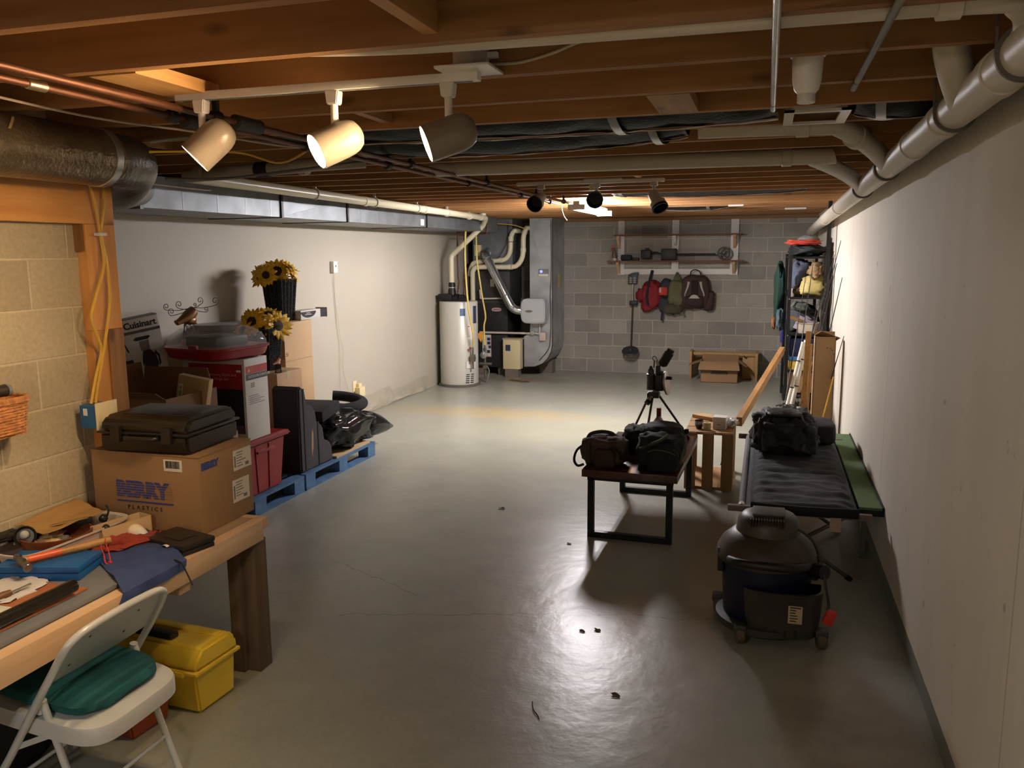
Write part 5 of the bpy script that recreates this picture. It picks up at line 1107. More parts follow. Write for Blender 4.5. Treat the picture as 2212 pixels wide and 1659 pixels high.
for pts, lb, m_ in (([(-3.98, 11.9, 1.72), (-3.85, 11.85, 1.72), (-3.72, 11.85, 1.90), (-3.68, 11.87, 2.0), (-3.67, 11.9, 2.12), (-3.66, 11.9, 2.30)], 'black cable looping over the plenum behind the slanting duct', CABB), ([(-3.95, 11.5, 2.28), (-3.8, 11.6, 2.26), (-3.65, 11.7, 2.25), (-3.5, 11.72, 2.23), (-3.36, 11.75, 2.18)], 'yellowish cable strung under the joists above the furnace', CABY)):
    solo('electrical_cable', MB().tube(pts, .006, 8, 5), m_, lb, 'cable')
for i, x in enumerate((-2.98, -2.86)):
    pass
solo('bark_scrap', MB().sheet(lambda u, v: (-3.55+.30*u+.05*math.sin(v*3), 11.45-.12*u+.1*v, .004+.012*abs(noise.noise(V(u*5, v*5, 0)))), 10, 4, .003), mat('wet_leaf', (120, 84, 44), .8, 0, .3, 20), 'scrap of brown bark on the floor below the return duct', 'bark')

# ---------------------------------------------------------------- far wall: hanging shelves and what is on and below them
SW = mat('board_white', (238, 235, 230), .5, 0, .04, 4); SHB = wood('shelf_brown', (140, 86, 54), (108, 62, 38), 0, .6)
sh = thing('wall_shelf', 'two-tier open shelf of white boards and brown planks on the block wall', 'shelf', (-1.3, 12.6, 1.5))
for xa, xb, zb in ((-2.165, -2.07, 1.50), (-1.36, -1.26, 1.58), (-.515, -.405, 1.50)): part('upright', MB().box((xa, 12.665, zb), (xb, 12.70, 2.34)), SW, sh, smooth=0)
part('bottom_rail', MB().box((-2.07, 12.668, 1.505), (-.515, 12.70, 1.585)), SW, sh, smooth=0)
part('plank', MB().box((-2.20, 12.47, 2.075), (-.36, 12.665, 2.095)), SHB, sh, smooth=0)
part('plank', MB().box((-2.29, 12.43, 1.69), (-.34, 12.665, 1.712)), SHB, sh, smooth=0)
for x in (-2.145, -.46):
    for z, L in ((1.885, .19), (1.51, .18)): part('bracket', MB().prism([(12.665, z), (12.665, z+L), (12.50, z+L), (12.50, z+L-.03)], 0, x-.02, x+.02), BW, sh, smooth=0)
part('bracket', MB().prism([(12.665, 1.93), (12.665, 2.073), (12.50, 2.073), (12.50, 2.05)], 0, -1.33, -1.29), SW, sh, smooth=0)
part('price_tag', MB().box((-1.335, 12.662, 1.95), (-1.30, 12.666, 2.04)), mat('tag_bright', (240, 240, 232), .4), sh)
def detector(name, label, P, rotm, coil_flat):
    t = thing(name, label, 'metal detector', P)
    mx = Matrix.Translation(P) @ rotm
    return t, mx
dt = thing('metal_detector', 'black metal detector lying along the lower wall shelf', 'metal detector', (-1.2, 12.55, 1.712))
part('shaft', MB().tube([(-1.72, 12.55, 1.80), (-1.6, 12.55, 1.83), (-1.5, 12.55, 1.81), (-1.42, 12.55, 1.80), (-.72, 12.55, 1.80)], .012, 10, 4), BLK, dt)
part('control_box', MB().box((-1.50, 12.50, 1.713), (-1.28, 12.60, 1.885), bev=.012), BLK, dt)
part('arm_cuff', MB().box((-1.80, 12.50, 1.74), (-1.65, 12.60, 1.87), bev=.02).box((-1.74, 12.53, 1.87), (-1.68, 12.57, 1.895), bev=.005), BLK, dt)
part('search_coil', MB().add(loft([[( -.60 + R_*math.cos(2*PI*i/36), 12.55 + o_, 1.81 + R_*math.sin(2*PI*i/36)) for i in range(36)] for R_, o_ in ((.07, -.012), (.095, -.012), (.095, .012), (.07, .012), (.07, -.012))], Matrix())).add(loft([[(-.60 + R_*math.cos(2*PI*i/24), 12.55 + o_, 1.81 + R_*math.sin(2*PI*i/24)) for i in range(24)] for R_, o_ in ((.028, -.01), (.046, -.01), (.046, .01), (.028, .01), (.028, -.01))], Matrix())).box((-.69, 12.54, 1.80), (-.64, 12.56, 1.82)), mat('coil_charcoal', (48, 50, 50), .5), dt)
d2 = thing('metal_detector', 'metal detector hanging upright under the wall shelf with a disc near the floor', 'metal detector', (-1.93, 12.6, .33))
part('control_box', MB().box((-2.0, 12.60, 1.36), (-1.86, 12.668, 1.50), bev=.008).prism([(-2.0, 1.50), (-1.84, 1.50), (-1.84, 1.54), (-1.93, 1.53)], 1, 12.60, 12.66, .006), mat('detector_slate', (58, 62, 68), .45), d2)
mb = MB()
for z in (1.38, 1.41, 1.44):
    for x in (-1.975, -1.915): mb.box((x, 12.598, z), (x+.035, 12.6005, z+.018))
part('panel_print', mb, mat('print_silver', (150, 156, 162), .5), d2)
part('upper_shaft', MB().cyl((-1.925, 12.63, 1.10), (-1.925, 12.63, 1.37), .012, seg=12), STEEL, d2)
part('arm_cuff', MB().box((-1.97, 12.56, 1.04), (-1.85, 12.66, 1.11), bev=.015), BLK, d2)
part('lower_shaft', MB().cyl((-1.925, 12.64, 1.05), (-1.94, 12.60, .36), .012, seg=12), mat('shaft_dark', (60, 56, 52), .4, .4), d2)
part('search_coil', MB().add(loft([[(-1.94 + R_*math.cos(2*PI*i/40), 12.54 + R_*.90*math.sin(2*PI*i/40), .345 + o_ + .42*math.sin(2*PI*i/40)*R_) for i in range(40)] for R_, o_ in ((.03, .0), (.125, .0), (.128, .01), (.12, .022), (.035, .022), (.03, .0))], Matrix())), mat('coil_charcoal', (48, 50, 50)), d2)
sp = thing('spray_bottle', 'spray bottle with a red trigger at the left end of the wall shelf', 'spray bottle', (-2.20, 12.55, 1.712))
part('bottle', MB().lathe((-2.20, 12.55, 1.7125), [(.036, 0), (.038, .01), (.038, .09), (.03, .13), (.016, .165), (.014, .19)], 20), mat('bottle_brown', (126, 96, 80), .25), sp)
part('label', MB().lathe((-2.20, 12.55, 1.7135), [(.0385, .0), (.039, .001), (.039, .035), (.0385, .036)], 20), WHT, sp)
part('trigger', MB().box((-2.25, 12.535, 1.90), (-2.19, 12.565, 1.93), bev=.006).bar((-2.24, 12.55, 1.91), (-2.255, 12.55, 1.85), .016, .012), mat('trigger_red', (184, 92, 84), .4), sp)
solo('navy_hat', MB().box((-2.10, 12.50, 1.7125), (-1.94, 12.60, 1.80), bev=.025), mat('navy_dark', (34, 38, 54), .7), 'dark navy hat beside the spray bottle on the wall shelf', 'hat')
solo('small_black_case', MB().box((-1.925, 12.51, 1.7125), (-1.83, 12.58, 1.756), bev=.008), BLK, 'tiny black case between the navy hat and the detector', 'case')
# bags hung from the bottom rail
REDB = mat('red_nylon', (140, 28, 36), .75, 0, .1, 12, .3, 60); NAV = mat('navy_strap', (36, 38, 50), .8); OLV = mat('olive_canvas', (104, 104, 72), .85, 0, .1, 14, .3, 80); BRN = mat('brown_nylon', (70, 50, 46), .8, 0, .1, 12, .3, 60); GRYB = mat('pale_panel', (188, 184, 170), .7); CHB = mat('charcoal_bag', (52, 52, 58), .8)
r_ = thing('red_bag', 'red nylon bag with a dark strap hanging from the shelf rail', 'bag', (-1.66, 12.6, .96))
part('bag_body', MB().blob((-1.635, 12.60, 1.20), (.15, .07, .19), .75, .28, 2., 21, 30, 20, False).blob((-1.70, 12.60, 1.05), (.09, .05, .10), .8, .25, 2.2, 4, 20, 14, False).blob((-1.77, 12.61, 1.20), (.10, .05, .09), .8, .3, 2.2, 6, 20, 14, False), REDB, r_, smooth=2)
part('strap', MB().tube([(-1.64, 12.655, 1.56), (-1.66, 12.60, 1.45), (-1.69, 12.55, 1.30), (-1.70, 12.53, 1.15), (-1.68, 12.545, 1.04)], .022, 8, 4), NAV, r_)
g_ = thing('olive_bag', 'olive canvas bag with a red and black pocket hanging beside the red bag', 'bag', (-1.33, 12.6, .9))
part('bag_body', MB().blob((-1.25, 12.60, 1.22), (.15, .075, .20), .7, .2, 2., 31, 30, 20, False).prism([(-1.36, 1.36), (-1.17, 1.38), (-1.27, 1.56)], 1, 12.58, 12.66, .02), OLV, g_, smooth=2)
part('dark_side', MB().blob((-1.42, 12.60, 1.30), (.09, .05, .13), .7, .25, 2., 33, 22, 14, False).blob((-1.45, 12.60, 1.06), (.09, .06, .11), .7, .25, 2., 34, 22, 14, False), CHB, g_, smooth=2)
part('red_pocket', MB().box((-1.52, 12.535, 1.20), (-1.40, 12.55, 1.32), Matrix.Identity(4), .01), mat('pocket_red', (206, 52, 46), .7), g_)
part('pocket_label', MB().box((-1.52, 12.53, 1.24), (-1.49, 12.536, 1.31)), GRYB, g_)
part('lower_pouch', MB().blob((-1.32, 12.59, 1.0), (.14, .06, .08), .7, .2, 2.4, 36, 22, 14, False), mat('olive_dark', (76, 72, 52), .85), g_, smooth=2)
for xa, xb, za, zb, m_ in ((-1.47, -1.48, .98, .82, NAV), (-1.20, -1.16, 1.0, .90, OLV), (-1.30, -1.31, .96, .90, NAV)): part('hanging_strap', MB().bar((xa, 12.58, za), (xb, 12.58, zb), .012, .035), m_, g_)
b_ = thing('backpack', 'brown backpack with pale curved panels hanging on the block wall', 'backpack', (-1.0, 12.58, 1.0))
part('pack_body', MB().blob((-1.00, 12.585, 1.25), (.20, .085, .245), .55, .1, 1.6, 41, 36, 22, False), BRN, b_, smooth=2)
for x_, sd_ in ((-.80, 43), (-1.20, 44)): part('side_bulge', MB().blob((x_, 12.60, 1.12), (.075, .065, .145), .7, .17, 2, sd_, 20, 14, False), BRN, b_, smooth=2)
part('front_pocket', MB().blob((-1.0, 12.53, 1.12), (.14, .06, .085), .6, .08, 2, 45, 24, 14, False), mat('brown_dark_nylon', (58, 40, 38), .8), b_, smooth=2)
part('carry_loop', MB().tube([(-1.07, 12.58, 1.49), (-1.06, 12.56, 1.55), (-1.0, 12.55, 1.575), (-.94, 12.56, 1.55), (-.92, 12.58, 1.49)], .009, 8, 4), BRN, b_)
for s in (-1, 1): part('pale_panel', MB().tube([(-1.0+s*.085, 12.497, 1.40), (-1.0+s*.10, 12.49, 1.32), (-1.0+s*.13, 12.495, 1.24), (-1.0+s*.14, 12.50, 1.19)], .02, 8, 4, taper=.006), GRYB, b_)
part('pale_panel', MB().prism([(-1.08, 1.16), (-1.04, 1.205), (-1.0, 1.215), (-.96, 1.205), (-.92, 1.16)], 1, 12.468, 12.48, .003), GRYB, b_)
part('centre_mesh', MB().box((-1.05, 12.492, 1.20), (-.95, 12.51, 1.42), bev=.006), mat('mesh_dark', (44, 32, 32), .9), b_)
for x in (-1.16, -.86): part('hanging_strap', MB().bar((x, 12.57, 1.02), (x+.0, 12.57, .80), .01, .025), NAV, b_)
# wooden stand and open carton on the floor
OAK = wood('stand_oak', (206, 168, 114), (182, 142, 90), 2, .5, 1., False)
st = thing('wooden_stand', 'low light-wood stand with a round top rail against the far wall', 'stand', (-.55, 12.45, 0))
part('side_panel', MB().box((-1.03, 12.28, .001), (-.995, 12.62, .40), bev=.004), OAK, st); part('side_panel', MB().box((-.105, 12.25, .001), (-.07, 12.60, .40), bev=.004), OAK, st)
part('front_board', MB().box((-.285, 12.40, .001), (-.105, 12.42, .38), bev=.003), OAK, st)
part('top_rail', MB().cyl((-1.0, 12.40, .355), (-.08, 12.40, .355), .030, seg=18), OAK, st); part('back_rail', MB().box((-1.0, 12.59, .22), (-.1, 12.61, .38)), OAK, st)
part('hook', MB().tube([(-.27, 12.39, .37), (-.26, 12.37, .34), (-.24, 12.38, .31), (-.22, 12.39, .34)], .006, 6, 4), WIRE, st)
cb2 = thing('cardboard_box', 'open kraft carton with drooping flaps on the floor before the wooden stand', 'box', (-.57, 12.1, 0))
x0, x1, y0, y1, z1 = -.845, -.335, 11.98, 12.27, .30
part('carton_body', MB().box((x0, y0, .001), (x1, y1, .006)).box((x0, y0, .001), (x0+.004, y1, z1)).box((x1-.004, y0, .001), (x1, y1, z1)).box((x0, y0, .001), (x1, y0+.004, z1)).box((x0, y1-.004, .001), (x1, y1, z1)), KRAFT, cb2, smooth=0)
part('front_flap', MB().sheet(lambda u, v: (x0 + (x1-x0)*u + (.03*(2*u-1))*v, y0 - .10*v, z1 - .075*v*v - .035*v), 4, 4, .004), KRAFT, cb2)
part('left_flap', MB().sheet(lambda u, v: (x0 - .16*v, y0 + (y1-y0)*u - .1*v, z1 - .05*v), 2, 3, .004), KRAFT, cb2)
part('back_flap', MB().sheet(lambda u, v: (x0 + (x1-x0)*u, y1 + .08*v, z1 + .06*v), 2, 3, .004), KRAFT, cb2)
part('right_flap', MB().sheet(lambda u, v: (x1 + .12*v, y0 + (y1-y0)*u, z1 - .04*v - .03*v*v), 2, 3, .004), KRAFT, cb2)
part('dark_print', MB().box((-.70, y0-.001, .12), (-.47, y0, .165)), mat('print_smudge', (92, 74, 58), .7, 0, .4, 60), cb2)
# ---------------------------------------------------------------- right side: metal rack and its load
RK = mat('rack_black', (40, 38, 38), .4, .5); 
ra = thing('storage_rack', 'black metal storage rack crammed with gear along the right wall', 'rack', (.43, 10.4, 0))
for x in (.245, .60):
    for y in (9.5, 11.3): part('post', MB().box((x-.018, y-.018, 0), (x+.018, y+.018, 1.80)), RK, ra, smooth=0)
SHZ = (.10, .55, .95, 1.345, 1.775)
for z in SHZ: part('shelf', MB().box((.235, 9.49, z-.02), (.61, 11.31, z)), RK, ra, smooth=0)
mb = MB()
for z in SHZ: mb.cyl((.225, 9.5, z-.01), (.224, 9.5, z-.01), .008, seg=8)
part('bolt', MB().cyl((.245, 9.480, .93), (.245, 9.478, .93), .007, seg=10), STEEL, ra); part('bolt', MB().cyl((.245, 9.480, 1.325), (.245, 9.478, 1.325), .007, seg=10), STEEL, ra)
mb.b.free()
def heap(label, name, cat, c, h, m_, seed, e=.75, amp=.35, fr=2.4, rz=0.):
    return solo(name, MB().blob(c, h, e, amp, fr, seed, 26, 16, mx=Matrix.Rotation(rz, 4, 'Z')), m_, label, cat, smooth=2)
heap('black folded bag on the very top of the metal rack', 'black_bag', 'bag', (.43, 10.0, 1.84), (.17, .42, .062), mat('bag_black', (26, 25, 24)), 51)
heap('orange-red jacket lying over the top of the metal rack', 'red_jacket', 'jacket', (.37, 9.72, 1.925), (.16, .15, .028), mat('orange_red', (196, 70, 52), .8, 0, .1, 20), 52, .7, .5)
heap('grey cap on top of the orange-red jacket on the rack', 'grey_hat', 'hat', (.44, 9.95, 1.955), (.11, .14, .055), mat('grey_felt', (128, 128, 122), .9), 53, .9, .15)
heap('dark folded blanket on the top of the rack, towards its far end', 'dark_blanket', 'blanket', (.40, 10.8, 1.85), (.15, .35, .07), CHB, 54)
heap('slate-blue clothes stuffed on the upper shelf of the rack', 'blue_clothes', 'clothing', (.37, 9.80, 1.55), (.11, .22, .18), mat('slate_cloth', (74, 80, 96), .9, 0, .15, 20), 55, .7, .35)
heap('brown boots-like bundle on the upper shelf below the slate clothes', 'brown_bundle', 'bundle', (.335, 9.62, 1.405), (.07, .10, .055), mat('brown_leather', (70, 48, 36), .7), 56)
heap('tan canvas bag on the upper shelf, above the pale yellow bag', 'tan_bag', 'bag', (.51, 9.66, 1.625), (.085, .15, .085), mat('tan_canvas', (158, 130, 94), .85, 0, .15, 20), 57, .7, .45)
heap('pale yellow canvas bag at the front of the upper shelf', 'yellow_bag', 'bag', (.475, 9.60, 1.455), (.125, .13, .10), mat('pale_yellow_canvas', (196, 178, 112), .85, 0, .12, 20, .3, 60), 58, .7, .35)
solo('white_jar', MB().lathe((.275, 9.56, 1.3455), [(.018, 0), (.024, .003), (.024, .085), (.018, .09)], 16), WHT, 'small white jar at the left front of the upper shelf', 'jar')
heap('dark clothes heaped on the third shelf of the rack', 'dark_clothes', 'clothing', (.42, 9.95, 1.09), (.16, .32, .135), mat('charcoal_cloth', (58, 60, 62), .9, 0, .2, 20), 60)
heap('grey-green cloth bundle under the yellow bag shelf', 'grey_cloth', 'cloth', (.36, 9.60, 1.24), (.08, .09, .045), mat('grey_green_cloth', (96, 102, 94), .9, 0, .15, 20), 61)
bn = thing('plastic_basin', 'cream plastic basin of papers on the third shelf of the rack', 'basin', (.44, 9.62, .95))
mxB = Matrix.Translation((.445, 9.62, .951))
part('basin_shell', MB().add(loft([rsq(.0, .002, .4), rsq(.095, .002, .4), rsq(.112, .105, .4), rsq(.122, .11, .4), rsq(.122, .115, .4), rsq(.108, .112, .4), rsq(.092, .012, .4), rsq(.0, .012, .4)], mxB)), mat('basin_cream', (212, 200, 176), .45), bn)
for i, (x, a) in enumerate(((.41, .5), (.44, .75), (.47, .95))): solo('paper_folder', MB().box((-.10, -.005, 0), (.10, .005, .15), Matrix.Translation((x-.02, 9.60+.03*i, .965)) @ Matrix.Rotation(a*.9, 4, 'Y'), .001), mat('folder_lilac', (184, 172, 188), .6), ('front', 'middle', 'rear')[i] + ' pale lilac folder leaning out of the cream basin', 'folder')
solo('paint_stirrer', MB().bar((.255, 9.50, 1.135), (.40, 9.58, 1.075), .02, .035), OAK, 'short flat wooden stirrer lying across the rim of the cream basin', 'stirrer')
tt = thing('storage_tote', 'dark navy tote on the second shelf of the rack', 'tote', (.43, 9.8, .55))
part('tub', MB().box((.265, 9.52, .701), (.585, 10.1, .90), bev=.02), mat('navy_tote', (26, 34, 70), .5, 0, .2, 12), tt)
ttl = thing('storage_tote', 'tote with a bright blue lid over a yellow rim on the second shelf', 'tote', (.43, 9.7, .55))
part('tub', MB().box((.27, 9.50, .551), (.585, 10.1, .655), bev=.015), mat('tote_yellow', (206, 168, 60), .5), ttl); part('lid', MB().box((.262, 9.49, .655), (.59, 10.11, .699), bev=.01), mat('lid_blue', (60, 96, 140), .45), ttl)
bx = thing('cardboard_box', 'brown carton on the bottom half of the rack behind the fishing rods', 'box', (.42, 9.7, .10)); carton(bx, (.27, 9.52, .30), (.56, 10.1, .529), KRAFT)
heap('jumble of dark gear on the lowest rack shelf', 'dark_gear', 'gear', (.42, 9.95, .195), (.15, .4, .093), mat('gear_dark', (66, 60, 50), .8, 0, .4, 30), 63)
heap('forest green jacket hanging on the near left side of the rack', 'green_jacket', 'jacket', (.155, 10.45, 1.36), (.06, .27, .34), mat('forest_green', (24, 58, 46), .85, 0, .12, 12, .3, 60), 64, .75, .22, 1.8)
heap('grey teal cloth hanging below the green jacket', 'teal_cloth', 'cloth', (.17, 10.0, 1.06), (.045, .16, .12), mat('grey_teal', (70, 88, 92), .9, 0, .3, 20), 65)
solo('brown_glove', MB().blob((.10, 10.35, 1.0), (.025, .07, .075), .8, .3, 2, 66, 18, 12, False), mat('glove_brown', (140, 96, 64), .8), 'brown glove dangling from the hem of the green jacket', 'glove')
solo('blue_folder', MB().box((.195, 10.7, .72), (.222, 10.98, .91), bev=.004), mat('violet_blue', (58, 62, 150), .5), 'violet-blue folder on the left side of the rack under the cloth', 'folder')
solo('black_post', MB().box((.585, 9.28, 0), (.622, 9.32, 2.343)).box((.585, 9.275, 0), (.59, 9.36, 2.343)), RK, 'tall black angle-iron post from floor to joists beside the right wall', 'post', smooth=0)
# cartons, planks and poles leaning in the corner
tb2 = thing('cardboard_box', 'tall narrow open kraft carton standing by the right wall', 'box', (.53, 7.9, 0))
part('carton_body', MB().box((.435, 7.80, .001), (.44, 7.98, 1.085)).box((.605, 7.80, .001), (.61, 7.98, 1.085)).box((.435, 7.80, .001), (.61, 7.805, 1.085)).box((.435, 7.975, .001), (.61, 7.98, 1.12)), KRAFT, tb2, smooth=0)
part('flap', MB().sheet(lambda u, v: (.44+.16*u+.05*v, 7.975-.12*v, 1.085+.05*v-.06*u), 2, 2, .004), KRAFT, tb2)
mb = MB()
for (x, z) in ((.56, .98), (.575, .965), (.535, .985), (.59, .93)): mb.box((x, 7.799, z), (x+.012, 7.8, z+.007))
part('small_marks', mb, INK, tb2)
solo('wooden_plank', MB().bar((.365, 8.10, .001), (.395, 8.17, 1.10), .045, .02, (0, 1, 0)), PINEY, 'pale plank standing left of the tall open carton', 'plank', smooth=0)
solo('wooden_plank', MB().bar((.415, 8.15, .001), (.425, 8.20, .98), .025, .018, (0, 1, 0)), OAK, 'thin strip of wood squeezed against the tall open carton', 'plank', smooth=0)
WP = mat('white_pole', (216, 210, 194), .45, 0, .04)
for i, (a, b, lb) in enumerate((((.185, 8.55, .0), (.375, 8.68, .945), 'thick white pole leaning with black bands, front of the pair'), ((.24, 8.62, .0), (.405, 8.72, .96), 'white pole leaning just behind the thick white one'))):
    t = thing('white_pole', lb, 'pole', a)
    A_, B_ = V(a)+V(0, 0, .012), V(b); part('pole', MB().cyl(A_, B_, .018 if i == 0 else .022, seg=16), WP, t)
    for f in (.32, .52, .80): part('band', collar(MB(), A_.lerp(B_, f), B_-A_, .018 if i == 0 else .022, .012), BLK, t)
rodspec = [((.30, 8.75, .0), (.640, 8.25, 1.93)), ((.36, 8.85, .0), (.638, 8.55, 1.72)), ((.24, 8.95, .0), (.628, 8.75, 1.80)), ((.42, 8.45, .0), (.652, 8.05, 1.60)), ((.22, 9.1, .0), (.612, 9.05, 1.55)), ((.47, 8.25, .0), (.650, 7.55, 1.12)), ((.20, 8.8, .0), (.40, 9.462, 1.55)), ((.27, 8.7, .0), (.47, 9.462, 1.70)), ((.33, 8.66, .0), (.53, 9.462, 1.28))]
rl = ['fishing rod with the tallest tip against the right wall', 'fishing rod second tallest at the right wall', 'fishing rod leaning just in front of the black post', 'fishing rod with a middling tip right of the post', 'fishing rod leaning across the rack corner', 'short fishing rod crossing the tall carton', 'fishing rod leaning on the near end of the rack, leftmost', 'fishing rod leaning on the near end of the rack, tallest of three', 'fishing rod leaning on the near end of the rack, lowest of three']
ROD = mat('rod_dark', (44, 40, 36), .35, .2); CORK = mat('cork', (176, 136, 88), .8, 0, .2, 60)
def make_rod(a, b, lb):
    t = thing('fishing_rod', lb, 'fishing rod', a, 0, 'fishing rods in the far right corner')
    a = V(a)+V(0, 0, .004); b = V(b)
    part('blank', MB().tube([a, a.lerp(b, .5), b], .0085, 8, 4, taper=.003), ROD, t)
    part('handle', MB().tube([a, a.lerp(b, .16)], .012, 12), CORK if random.random() < .5 else BLK, t)
    d = (b-a).normalized(); p = a.lerp(b, .19) + V(-.02, -.04, 0)
    part('reel', MB().lathe(p - V(.02, 0, 0), [(.008, 0), (.022, .005), (.022, .012), (.014, .014), (.014, .034), (.022, .036), (.022, .042), (.006, .05)], 16, (1, 0, .1)).bar(a.lerp(b, .19), p, .008, .008), STEEL, t)
    mb = MB()
    for f in (.42, .58, .72, .84, .93): c = a.lerp(b, f) + V(-.006, -.006, 0); mb.tube([c+V(.005*math.cos(k), .005*math.sin(k), 0) for k in [2*PI*i/8 for i in range(9)]], .0012, 4, cap=False)
    part('line_guides', mb, STEEL, t)
for (a, b), lb in zip(rodspec, rl): make_rod(a, b, lb)
yr = thing('yellow_rod', 'thin yellow rod leaning across the front of the tall open carton', 'rod', (.47, 7.72, 0))
part('shaft', MB().cyl((.455, 7.70, .0), (.60, 7.76, .74), .006, seg=8), mat('rod_yellow', (216, 170, 48), .4), yr); part('grip', MB().cyl((.455, 7.70, .0), (.475, 7.708, .10), .011, seg=10), BLK, yr)
solo('clear_jar', MB().lathe((.36, 8.30, 0), [(.05, 0), (.055, .01), (.055, .30), (.035, .33), (.035, .36)], 20), mat('jar_glass', (170, 176, 172), .12, 0, .05), 'clear jar on the floor among the rods', 'jar')
heap('crumpled clear plastic on the floor among the rods', 'plastic_wrap', 'plastic', (.30, 8.35, .10), (.08, .10, .10), mat('plastic_grey', (168, 168, 166), .25), 71, .8, .5)
# slanting plank from crate to rack
SLP = wood('plank_fir', (196, 148, 92), (166, 118, 66), 1, .55)
solo('slanted_plank', MB().bar((-.165, 6.80, .485), (.19, 9.20, .80), .045, .075), SLP, 'long timber leaning from the crate up to the metal rack', 'plank', smooth=0)
# crate and its things
CR = wood('crate_wood', (188, 144, 90), (158, 114, 66), 2, .65, 1.2)
cr = thing('wooden_crate', 'slatted wooden crate standing on end beside the coffee table', 'crate', (-.37, 6.78, 0))
cx0, cx1, cy0, cy1 = -.56, -.195, 6.47, 7.10
part('end_board', MB().box((cx0, cy0, .0005), (cx1, cy1, .02)), CR, cr, smooth=0); 
for k in range(3): part('top_board', MB().box((cx0, cy0+k*.215, .435), (cx1, cy0+k*.215+.195, .455)), CR, cr, smooth=0)
for xa in (cx0, cx0+.135, cx1-.085): part('front_slat', MB().box((xa, cy0-.012, .0), (xa+.085, cy0, .45)), CR, cr, smooth=0)
for x_ in (cx0, cx1-.012):
    for ya_ in (cy0+.02, cy0+.27, cy1-.12): part('side_slat', MB().box((x_, ya_, .02), (x_+.012, ya_+.10, .435)), CR, cr, smooth=0)
part('inner_brace', MB().bar((-.30, cy1-.03, .05), (-.21, cy1-.05, .42), .04, .02), CR, cr, smooth=0)
part('corner_post', MB().box((cx0+.012, cy1-.04, .02), (cx0+.05, cy1, .435)), CR, cr, smooth=0)
PZ = .4555
cup = thing('dark_cup', 'dark glazed bowl-like cup on the crate, left of the tape roll', 'cup', (-.465, 6.60, PZ))
part('cup_body', MB().lathe((-.465, 6.60, PZ), [(.02, 0), (.024, .004), (.030, .02), (.033, .03), (.034, .066), (.030, .066), (.026, .03), (0, .012)], 24, cap=False), mat('cup_dark', (52, 54, 62), .2), cup)
part('pale_pattern', MB().lathe((-.465, 6.60, PZ), [(.0342, .036), (.0348, .04), (.0348, .058), (.0342, .06)], 24, cap=False), mat('cup_pale', (160, 160, 160), .3, 0, .5, 90), cup)
solo('tape_roll', MB().lathe((-.40, 6.56, PZ), [(.018, 0), (.030, 0), (.030, .058), (.018, .058), (.018, 0)], 28, cap=False), mat('tape_cream', (206, 192, 152), .5), 'cream roll of tape on the crate between cup and white box', 'tape')
wbx2 = thing('small_white_box', 'small white carton on the crate top', 'box', (-.31, 6.64, PZ))
mxw = Matrix.Translation((-.305, 6.64, PZ)) @ Matrix.Rotation(math.radians(-6), 4, 'Z')
part('box_body', MB().box((-.05, -.05, 0), (.05, .05, .078), mxw, .003), CW, wbx2); part('lid', MB().box((-.052, -.052, .060), (.052, .052, .098), mxw, .003), WHT, wbx2)
part('logo_mark', MB().box((-.012, -.0515, .035), (.012, -.050, .042), mxw), GREYI, wbx2)
solo('wood_offcut', MB().bar((-.52, 7.08, PZ+.014), (-.16, 6.80, PZ+.020), .11, .026), wood('offcut', (206, 168, 118), (186, 146, 96), 0, .6, 1, False), 'wide wood offcut lying diagonally over the crate top', 'wood', smooth=0)
solo('plastic_bag', MB().blob((-.235, 6.72, PZ+.045), (.055, .08, .03), .8, .5, 3, 73, 24, 14), mat('plastic_clear', (210, 206, 198), .2, 0, .05), 'clear plastic bag bunched beside the white carton', 'plastic bag')

# ---------------------------------------------------------------- coffee table with bags and the tripod device
TW = wood('table_top', (92, 60, 48), (72, 44, 36), 1, .22, 1., False); TM = mat('table_steel', (34, 33, 33), .4, .6)
ta = thing('coffee_table', 'low coffee table with a dark wood top and black square-tube legs', 'table', (-.77, 5.69, 0), math.radians(-1.5))
tw2, td2 = .305, .60
part('top', MB().box((-tw2, -td2, .412), (tw2, td2, .46), bev=.003), TW, ta, world=False)
for sy in (-1, 1):
    y = sy*(td2-.055)
    fr_ = part('leg_frame', MB().box((-tw2+.03, y-.019, .385), (tw2-.03, y+.019, .412)), TM, ta, world=False, smooth=0)
    for sx_ in (-1, 1): part('leg', MB().box((sx_*(tw2-.052)-.02, y-.019, .0), (sx_*(tw2-.052)+.02, y+.019, .412)), TM, ta, world=False, smooth=0)
    part('floor_bar', MB().box((-tw2+.05, y-.019, .0), (tw2-.05, y+.019, .038)), TM, ta, world=False, smooth=0)
for sx_ in (-1, 1): part('side_rail', MB().box((sx_*(tw2-.06)-.015, -td2+.07, .385), (sx_*(tw2-.06)+.015, td2-.07, .412)), TM, ta, world=False, smooth=0)
DUF = mat('duffel_brown', (78, 62, 50), .85, 0, .3, 9, .3, 90); BKB = mat('pack_black_green', (32, 34, 30), .85, 0, .45, 10, .3, 90); WEB = mat('webbing_black', (24, 23, 22), .8); OLG = mat('webbing_olive', (82, 84, 66), .85)
du = thing('duffel_bag', 'small brown camouflage duffel bag on the near left corner of the coffee table', 'bag', (-.97, 5.27, .46))
part('bag_body', MB().blob((-.975, 5.285, .555), (.145, .115, .095), .55, .14, 2.2, 81, 40, 24, mx=Matrix.Rotation(-.2, 4, 'Z')), DUF, du, smooth=2)
part('front_pocket', MB().blob((-.955, 5.175, .525), (.075, .035, .062), .5, .08, 2, 82, 24, 16, mx=Matrix.Rotation(-.2, 4, 'Z')), mat('duffel_dark', (58, 46, 38), .85, 0, .3, 9), du, smooth=2)
